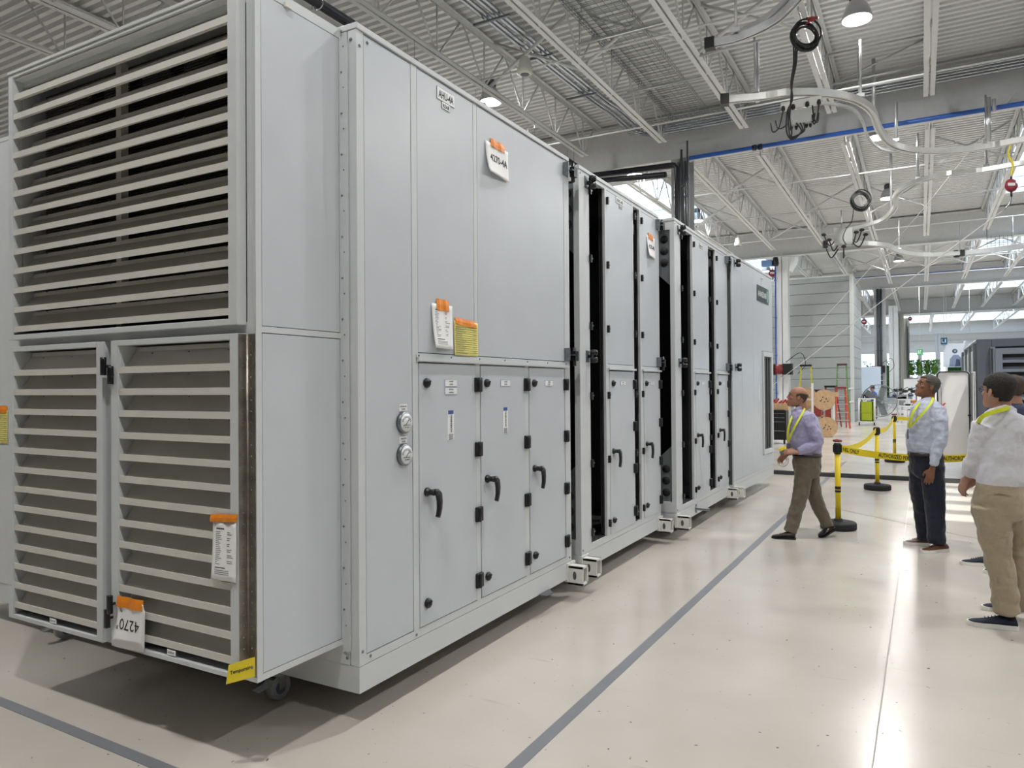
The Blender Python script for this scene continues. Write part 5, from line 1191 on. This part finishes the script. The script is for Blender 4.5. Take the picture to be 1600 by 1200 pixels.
def spool(x, y, z, r, label, w=.4):
    t = thing('cable_spool', label, 'spool', (x, y, z)); e = Vector((x, y, 0)).normalized(); s_ = Vector((e.y, -e.x, 0))
    for k in (-1, 1):
        b = B(WOODP); c = e*k*w/2; b.loft([[c+e*dy+s_*r*math.cos(a)+Vector((0, 0, r*math.sin(a))) for a in [2*PI*i/28 for i in range(28)]] for dy in (-.015, .015)], smooth=False)
        b.use(DARKIN)
        for q1, q2 in ((.2, .1), (-.1, .25), (.05, -.2), (-.3, -.1), (.35, -.15), (-.2, .02)): b.ball(c-e*.016+s_*r*q1+Vector((0, 0, r*q2)), .02, .02, .02, 6)
        b.build('flange', None, t)
    b = B(BLKRUB); b.tube([-e*w/2, e*w/2], r*.5, 18); b.build('drum', None, t); return t
spool(-2.78, 26., 1.2, .34, 'round plywood cable spool at head height behind the walking man'); spool(-3.4, 26.6, 1.25, .36, 'second plywood cable spool, left of the walking man\'s head'); spool(-2.66, 25.6, .32, .32, 'lower plywood cable spool behind the walking man\'s shoulder')
t = thing('spool_rack', 'steel rack with a white upright holding the plywood spools', 'rack', (-3., 26.2, 0))
b = B(WHITE); b.box(-.13, -.07, -.5, -.44, 0, 1.75); b.build('upright', None, t)
b = B(STEELG); b.box(-.7, .5, -.35, -.3, .0, .06); b.box(-.7, .5, .3, .35, .0, .06); b.box(-.7, .5, -.02, .02, 1.18, 1.22); b.box(-.7, -.65, -.3, .3, 0, 1.2); b.box(.45, .5, -.3, .3, 0, 1.2); b.build('frame', None, t)
t = thing('timber_trestle', 'light timber frame holding red straps, between the ladders', 'trestle', (-3.2, 29.5, 0))
for x in (-.42, .42):
    b = B(WOODF); b.bar((x, -.2, 0), (x*.9, 0, 1.3), .06); b.build('leg', None, t); b = B(WOODF); b.bar((x, .25, 0), (x*.9, 0, 1.3), .06); b.build('leg', None, t)
b = B(WOODP); b.box(-.55, .55, -.06, .06, 1.25, 1.42); b.build('beam', None, t); b = B(WOODF); b.box(-.45, .45, -.08, -.03, .5, .56); b.build('rail', None, t)
b = B(mat('red_strap', '8c2f28', .6, noise=.2)); b.box(-.3, -.05, -.1, .05, .5, 1.35); b.box(.1, .28, -.1, .05, .4, 1.3); b.build('strap', None, t)
b = B(BLACK); b.box(-.5, .2, -.07, .07, 1.42, 1.5); b.build('clamp', None, t)
t = thing('tool_chest', 'black tool chest with silver drawer edges beside the farthest unit', 'tool chest', (-3.58, 22, 0))
b = B(BLACK); b.box(-.4, .22, 0, .5, .12, .97); bevel(b.build('cabinet', None, t), .01, 1)
for k, z in enumerate((.3, .56, .68, .8, .9)):
    b = B(BLACK); b.box(-.36, .18, -.015, 0, z-.0, z+.09); d_ = b.build('drawer', None, t); b = B(CHROME); b.box(-.36, .18, -.03, -.015, z+.07, z+.09); b.build('drawer_pull', None, d_)
for x in (-.34, .16):
    b = B(BLKRUB); b.tube([(x-.02, .06, .06), (x+.02, .06, .06)], .06, 14); b.build('wheel', None, t)
t = thing('tool_tray', 'wooden tray of red tools on top of the black tool chest', 'tray', (-3.6, 22.2, .97))
b = B(WOODP); b.box(-.3, .3, -.15, .2, 0, .2); b.build('tray', None, t)
b = B(mat('red_tool', 'a02a26', .5))
for k in range(6): b.bar((-.28+.1*k, -.05+.03*(k % 2), .2), (-.2+.1*k, .05, .27+.03*(k % 3)), .05)
b.build('tool', None, t)
t = thing('parts_cart', 'lime green wheeled cart with white frame near the room corner', 'cart', (-1.95, 33.5, 0))
LG = mat('lime_green_paint', '9aa81e', .5, noise=.08)
b = B(LG)
b.box(-.24, .24, 0, .04, .17, .98); b.box(-.24, .24, .5, .54, .17, .98); b.box(-.24, -.2, 0, .54, .17, .98); b.box(.2, .24, 0, .54, .17, .98); b.box(-.24, .24, 0, .54, .15, .2); b.box(-.24, .24, -.02, .02, .52, .56); b.build('bin', None, t)
b = B(WHITE)
for x in (-.29, .29):
    b.tube([(x, -.04, .12), (x, -.04, 1.1)], .018, 8); b.tube([(x, .58, .12), (x, .58, 1.1)], .018, 8); b.tube([(x, -.04, 1.1), (x, .58, 1.1)], .018, 8)
b.tube([(-.29, -.04, 1.1), (.29, -.04, 1.1)], .018, 8); b.tube([(-.29, -.04, .14), (.29, -.04, .14)], .02, 8); b.build('tube_frame', None, t)
for x in (-.28, .28):
    b = B(BLKRUB); b.tube([(x-.02, -.03, .065), (x+.02, -.03, .065)], .065, 14); b.build('wheel', None, t)
t = thing('drum_fan', 'large round grey drum fan on a floor stand behind the far worker', 'fan', (P(1374, 640, y=37).x, 37, 0))
b = B(GALV); b.loft([[Vector((.72*k*math.cos(a), dy, .95+.72*k*math.sin(a))) for a in [2*PI*i/32 for i in range(32)]] for dy, k in ((-.2, 1.), (-.2, 1.03), (.2, 1.03), (.2, 1.), (.1, .98), (-.1, .98))], cap=False, closed=True); b.build('shroud', None, t)
b = B(mat('fan_blade', '8d9294', .4, .5))
for k in range(5):
    a = k*2*PI/5; u_ = Vector((math.cos(a), 0, math.sin(a))); w_ = Vector((-math.sin(a), .35, math.cos(a)))
    b.obox(Vector((0, 0, .95))+u_*.36, u_, w_, u_.cross(w_), .32, .14, .008)
b.ball((0, 0, .95), .1, .12, .1, 10); b.build('fan_blades', None, t)
b = B(GALV)
for r_ in (.2, .38, .56): b.tube([(r_*math.cos(a), -.21, .95+r_*math.sin(a)) for a in [2*PI*i/24 for i in range(24)]], .008, 5, closed=True)
for k in range(6): a = k*PI/6; b.tube([(.7*math.cos(a), -.21, .95+.7*math.sin(a)), (-.7*math.cos(a), -.21, .95-.7*math.sin(a))], .008, 5)
b.build('guard', None, t)
b = B(STEELG); b.box(-.7, .7, -.3, .3, 0, .08); b.box(-.76, -.7, -.05, .05, 0, 1.); b.box(.7, .76, -.05, .05, 0, 1.); b.build('stand', None, t)
def hose(u, v, y, label, s_=1.):
    t = thing('hose_reel', label, 'hose reel', tuple(P(u, v, y=y)))
    b = B(mat('reel_maroon', '7a1e22', .45)); b.tube([(-.35*s_, 0, 0), (0, 0, 0)], .22*s_, 16); b.build('drum', None, t)
    b = B(BLACK); b.box(-.0, .38*s_, -.2*s_, .15*s_, -.24*s_, .24*s_); b.tube([(-.4*s_, 0, 0), (-.35*s_, 0, 0)], .26*s_, 16); b.build('housing', None, t)
    b = B(BLACK); b.tube(smooth_path([(.1, 0, .3*s_), (.7*s_, 0, .7*s_), (.9*s_, 0, .2*s_), (.6*s_, 0, -.2*s_)]), .016, 6); b.build('hose', None, t)
    return t
hose(1224, 577, 33.5, 'maroon and black hose reel on the pale column'); hose(1373, 577, 48.2, 'maroon and black hose reel on the tall grey column', .9)
t = thing('far_ladder', 'narrow grey upright ladder fixed below the far hose reel', 'ladder', (P(1376, 640, y=48.4).x, 48.4, 0))
b = B(ALU); b.box(-.33, -.27, 0, .05, 0, 2.8); b.box(.27, .33, 0, .05, 0, 2.8)
for k in range(8): b.box(-.3, .3, .0, .04, .3+k*.32, .34+k*.32)
b.build('ladder_frame', None, t)
# white screens, workbenches and clutter
t = thing('projection_screen', 'large pale blue-white screen wall behind the far worker', 'screen', (-2.35, 44, 0))
b = B(mat('screen_blue_white', 'c9d8ea', .5)); b.box(-.75, .5, 0, .05, .9, 2.65); b.build('panel', None, t); b = B(STEELG); b.box(-.8, .55, -.02, .07, .82, .9); b.box(-.75, -.7, 0, .05, 0, .9); b.box(.45, .5, 0, .05, 0, .9); b.build('stand', None, t)
def bench(u0, u1, y, z, label, items, rnd):
    x0 = P(u0, 640, y=y).x; x1 = P(u1, 640, y=y).x
    t = thing('workbench', label, 'workbench', ((x0+x1)/2, y, 0)); w = (x1-x0)/2
    b = B(WHITE); b.box(-w, w, 0, .8, z-.04, z); b.build('bench_top', None, t)
    for sx in (-1, 1):
        for yy in (.04, .72): b = B(STEELG); b.box(sx*w-.03*sx-.03, sx*w-.03*sx+.03, yy, yy+.05, 0, z-.04); b.build('leg', None, t)
    for k in range(items):
        x = (x0+x1)/2-w+(k+.5)*2*w/items; h_ = rnd.uniform(.1, .4); r_ = rnd.uniform(.08, .2)
        cname = rnd.choice(['black', 'grey', 'orange', 'navy']); col = {'black': '1f2024', 'grey': '84878a', 'orange': 'b8703a', 'navy': '28345e'}[cname]
        kind = rnd.choice(['tool_case', 'power_tool', 'parts_bin'])
        o = thing(kind, '%s %s on the %s' % (cname, kind.replace('_', ' '), label.split(' with')[0]), kind.replace('_', ' '), (x, y+.3, z), 0, 'clutter on the '+label.split(' with')[0])
        b = B(mat('clutter_'+cname, col, .5, noise=.1))
        if kind == 'tool_case': b.box(-r_, r_, -.12, .12, 0, h_*.7); b.tube([(-r_*.4, 0, h_*.7), (-r_*.4, 0, h_*.7+.06), (r_*.4, 0, h_*.7+.06), (r_*.4, 0, h_*.7)], .015, 6)
        elif kind == 'power_tool': b.tube([(-r_, 0, .18), (r_, 0, .2)], .06, 10); b.bar((0, 0, 0), (.02, 0, .18), .07); b.box(-.08, .1, -.05, .05, 0, .05)
        else: b.loft([[Vector((sx*r_*k2, sy*.15*k2, zz)) for sx, sy in ((-1, -1), (1, -1), (1, 1), (-1, 1))] for zz, k2 in ((0, .8), (h_*.6, 1.), (h_*.6, .9), (.03, .72))], smooth=False)
        b.build('body', None, o)
rn = random.Random(5)
bench(1345, 1372, 41, .95, 'cluttered far bench behind the lime cart', 4, rn)
bench(1388, 1425, 44, .9, 'white far bench right of the tall grey column', 6, rn)
bench(1405, 1432, 36, .75, 'low white far bench left of the standing man', 3, rn)
for k, (u, y) in enumerate(((1402, 46), (1418, 41), (1432, 40), (1411, 52), (1425, 54))):
    t = thing('work_stand', 'thin metal work stand among the far benches', 'stand', (P(u, 640, y=y).x, y, 0), 0, 'metal work stands among the far benches')
    b = B(STEELG if k % 2 else BLACK); b.tube([(0, 0, 0), (0, 0, 1.5)], .025, 6); b.bar((-.3, 0, .02), (.3, 0, .02), .05); b.bar((0, -.3, .02), (0, .3, .02), .05); b.build('stand_post', None, t)
    b = B(BLACK); b.ball((-.1, 0, 1.35), .16, .1, .09, 8); b.bar((-.35, 0, 1.2), (.3, 0, 1.5), .04); b.build('stand_arm', None, t)
t = thing('partition_wall', 'low white partition behind the standing man carrying planters', 'partition', (1.4, 57, 0))
b = B(WHITE); b.box(-2.4, 2.6, 0, .15, 0, 2.05); b.build('partition_panel', None, t)
b = B(mat('rail_grey', '6f747c', .5)); b.box(-2.4, -.5, -.03, .1, 2.05, 2.12); b.build('rail', None, t)
LEAF = mat('leaf_green', '5f8a35', .6, noise=.5, nscale=9, ncol='2f5a20'); LEAFD = mat('leaf_dark_green', '2c6a2c', .6, noise=.5, nscale=9, ncol='143a14')
def plant(x, y, z, w, h_, label, m=LEAF, grp=None):
    t = thing('potted_plant', label, 'plant', (x, y, z), 0, grp)
    b = B(STEELW); b.loft([[Vector((w*.3*k*math.cos(a), w*.3*k*math.sin(a), zz)) for a in [2*PI*i/12 for i in range(12)]] for zz, k in ((0, .8), (.18, 1.))]); b.build('pot', None, t)
    b = B(m); r_ = random.Random(int(x*100)); b.ball((0, 0, .2+h_*.5), w*.3, w*.25, h_*.42, 10)
    for k in range(300):
        a = r_.uniform(0, 2*PI); hh = .2+h_*r_.random(); rr = w/2*r_.random()**.5*(1-.3*abs(hh/h_-.55)); c = Vector((rr*math.cos(a), rr*math.sin(a)*.7, hh)); d_ = Vector((math.cos(a), math.sin(a), r_.uniform(.2, 1.4))).normalized(); s_ = d_.cross(Vector((0, 0, 1))).normalized()
        L_ = r_.uniform(.14, .26); b.add([c, c+d_*L_*.5+s_*.045, c+d_*L_, c+d_*L_*.5-s_*.045], [(0, 1, 2, 3)])
    o = b.build('foliage', None, t); return t
for u, w in ((1424, .35), (1437, .65), (1449, .5), (1460, .65)):
    plant(P(u, 575, y=57.08).x, 57.08, 2.05, w, 1.0, 'leafy green plant in a pot on the low white partition', grp='potted plants on the white partition')
for u, y in ((1356, 61), (1388, 61), (1393, 61.5)): plant(P(u, 600, y=y).x, y, 0, 1.1, 3.2, 'tall dark green indoor tree behind the far grey column', LEAFD, grp='indoor trees behind the far column')
gw = thing('green_wall', 'square of dense green living wall in a white frame under the poster', 'green wall', (2.26, 62, 0))
b = B(WHITE); b.box(-.65, -.5, -.05, .05, 0, 4.8); b.box(.5, .65, -.05, .05, 0, 4.8); b.box(-.5, .5, -.05, .05, 2.9, 3.02); b.box(-.5, .5, -.05, .05, 0, 2.0); b.box(1.1, 1.25, -.05, .05, 0, 4.8); b.build('frame', None, gw)
b = B(LEAFD); r_ = random.Random(8); b.box(-.5, .5, .05, .1, 2.0, 2.9); b.box(.65, 1.1, .05, .1, 2.2, 3.1)
for k in range(500):
    c = Vector((r_.uniform(-.5, .5), .03, r_.uniform(2.02, 2.88))); a = r_.uniform(0, 6.3); b.add([c, c+Vector((.05*math.cos(a), -.05, .05*math.sin(a))), c+Vector((.08*math.cos(a+.6), -.03, .08*math.sin(a+.6)))], [(0, 1, 2)])
o = b.build('foliage', None, gw); o['kind'] = 'stuff'
ps = thing('hanging_poster', 'wide white poster with a printed dark half-length figure, hanging far away', 'poster', (2.35, 60, 3.7))
b = B(mat('poster_white', 'c3c9d2', .6)); b.box(-.92, .97, 0, .02, -.82, .84); b.build('poster_board', None, ps)
b = B(mat('print_dark', '39455a', .7)); b.lathe((-.2, -.002, .3), [(.001, 0), (.16, 0), (.16, .004), (.001, .004)], 16, (0, -1, 0))
b.use(mat('print_mid', '74839c', .7)); b.add([Vector(q_) for q_ in ((-.55, -.004, -.8), (.25, -.004, -.8), (.18, -.004, -.2), (.0, -.004, .02), (-.3, -.004, .02), (-.5, -.004, -.25))], [(0, 1, 2, 3, 4, 5)])
b.use(MATS['print_dark']); b.add([Vector(q_) for q_ in ((-.2, -.006, -.8), (.12, -.006, -.75), (.08, -.006, -.3), (-.12, -.006, -.25))], [(0, 1, 2, 3)]); b.use(MATS['print_mid']); b.box(-.27, -.12, -.0075, -.0065, .2, .36)
b.build('printed_figure', None, ps)
b = B(STEELG); b.tube([(-.7, .01, .84), (-.7, .01, 4.9)], .012, 5); b.tube([(.7, .01, .84), (.7, .01, 4.9)], .012, 5); b.build('hanging_wire', None, ps)
bs_ = thing('bay_sign', 'small dark blue sign reading L1 above the hanging poster', 'sign', (1.5, 59.9, 4.72))
b = B(mat('sign_blue', '1f5478', .5)); b.box(-.2, .2, 0, .03, -.24, .24); text_mesh('L1', .34, FRU, (0, -.001, 0), b, WHITE, bold=True); b.build('sign_board', None, bs_)
b = B(STEELG); b.tube([(0, .015, .24), (0, .015, 3.9)], .012, 5); b.build('hanging_wire', None, bs_)
ex = thing('exit_sign', 'small green and white exit sign hanging in the distance', 'sign', (0, 50, 3.6))
b = B(mat('exit_green', '3f9a5c', .5, emit=.25)); b.box(-.16, .16, 0, .05, -.18, .18); b.use(WHITE); b.box(-.11, -.02, -.006, 0, -.1, .12); b.ball((.05, -.004, .1), .03, .01, .03, 8); b.bar((.05, -.005, .06), (.02, -.005, -.04), .03, .01, up=(0, 1, 0)); b.bar((.02, -.005, -.04), (.09, -.005, -.12), .025, .01, up=(0, 1, 0)); b.bar((.02, -.005, -.04), (-.05, -.005, -.1), .02, .01, up=(0, 1, 0)); b.build('sign_panel', None, ex)
b = B(STEELG); b.tube([(0, .02, .18), (0, .02, 4.9)], .012, 5); b.build('wire', None, ex)
mg = thing('mesh_guard', 'square grille guard hanging under the far roof at right', 'guard', tuple(P(1562, 379, y=33.)))
b = B(BLKRUB)
for k in range(7): b.bar((-.4+.13*k, 0, -.25), (-.4+.13*k+.2*(0), 0, .25), .012); b.bar((-.42, 0, -.25+.08*k), (.42, 0, -.25+.08*k), .012)
b.tube([(-.4, 0, .25), (-.4, 0, 7.6-mg.location.z+.2)], .012, 5); b.tube([(.4, 0, .25), (.4, 0, 7.6-mg.location.z+.2)], .012, 5); b.build('grille', None, mg)
# walls of the hall that close it off behind and beside the view
WP = mat('wall_paint', 'c6c8c8', .6, noise=.04)
b = B(WP); b.box(-24.3, -24, -34, 134, 0, 9.4); struct(b, 'wall_left')
b = B(WP); b.box(24, 24.3, -34, 134, 0, 9.4); struct(b, 'wall_right')
b = B(WP); b.box(-24, 24, -34.3, -34, 0, 9.4); struct(b, 'wall_near')
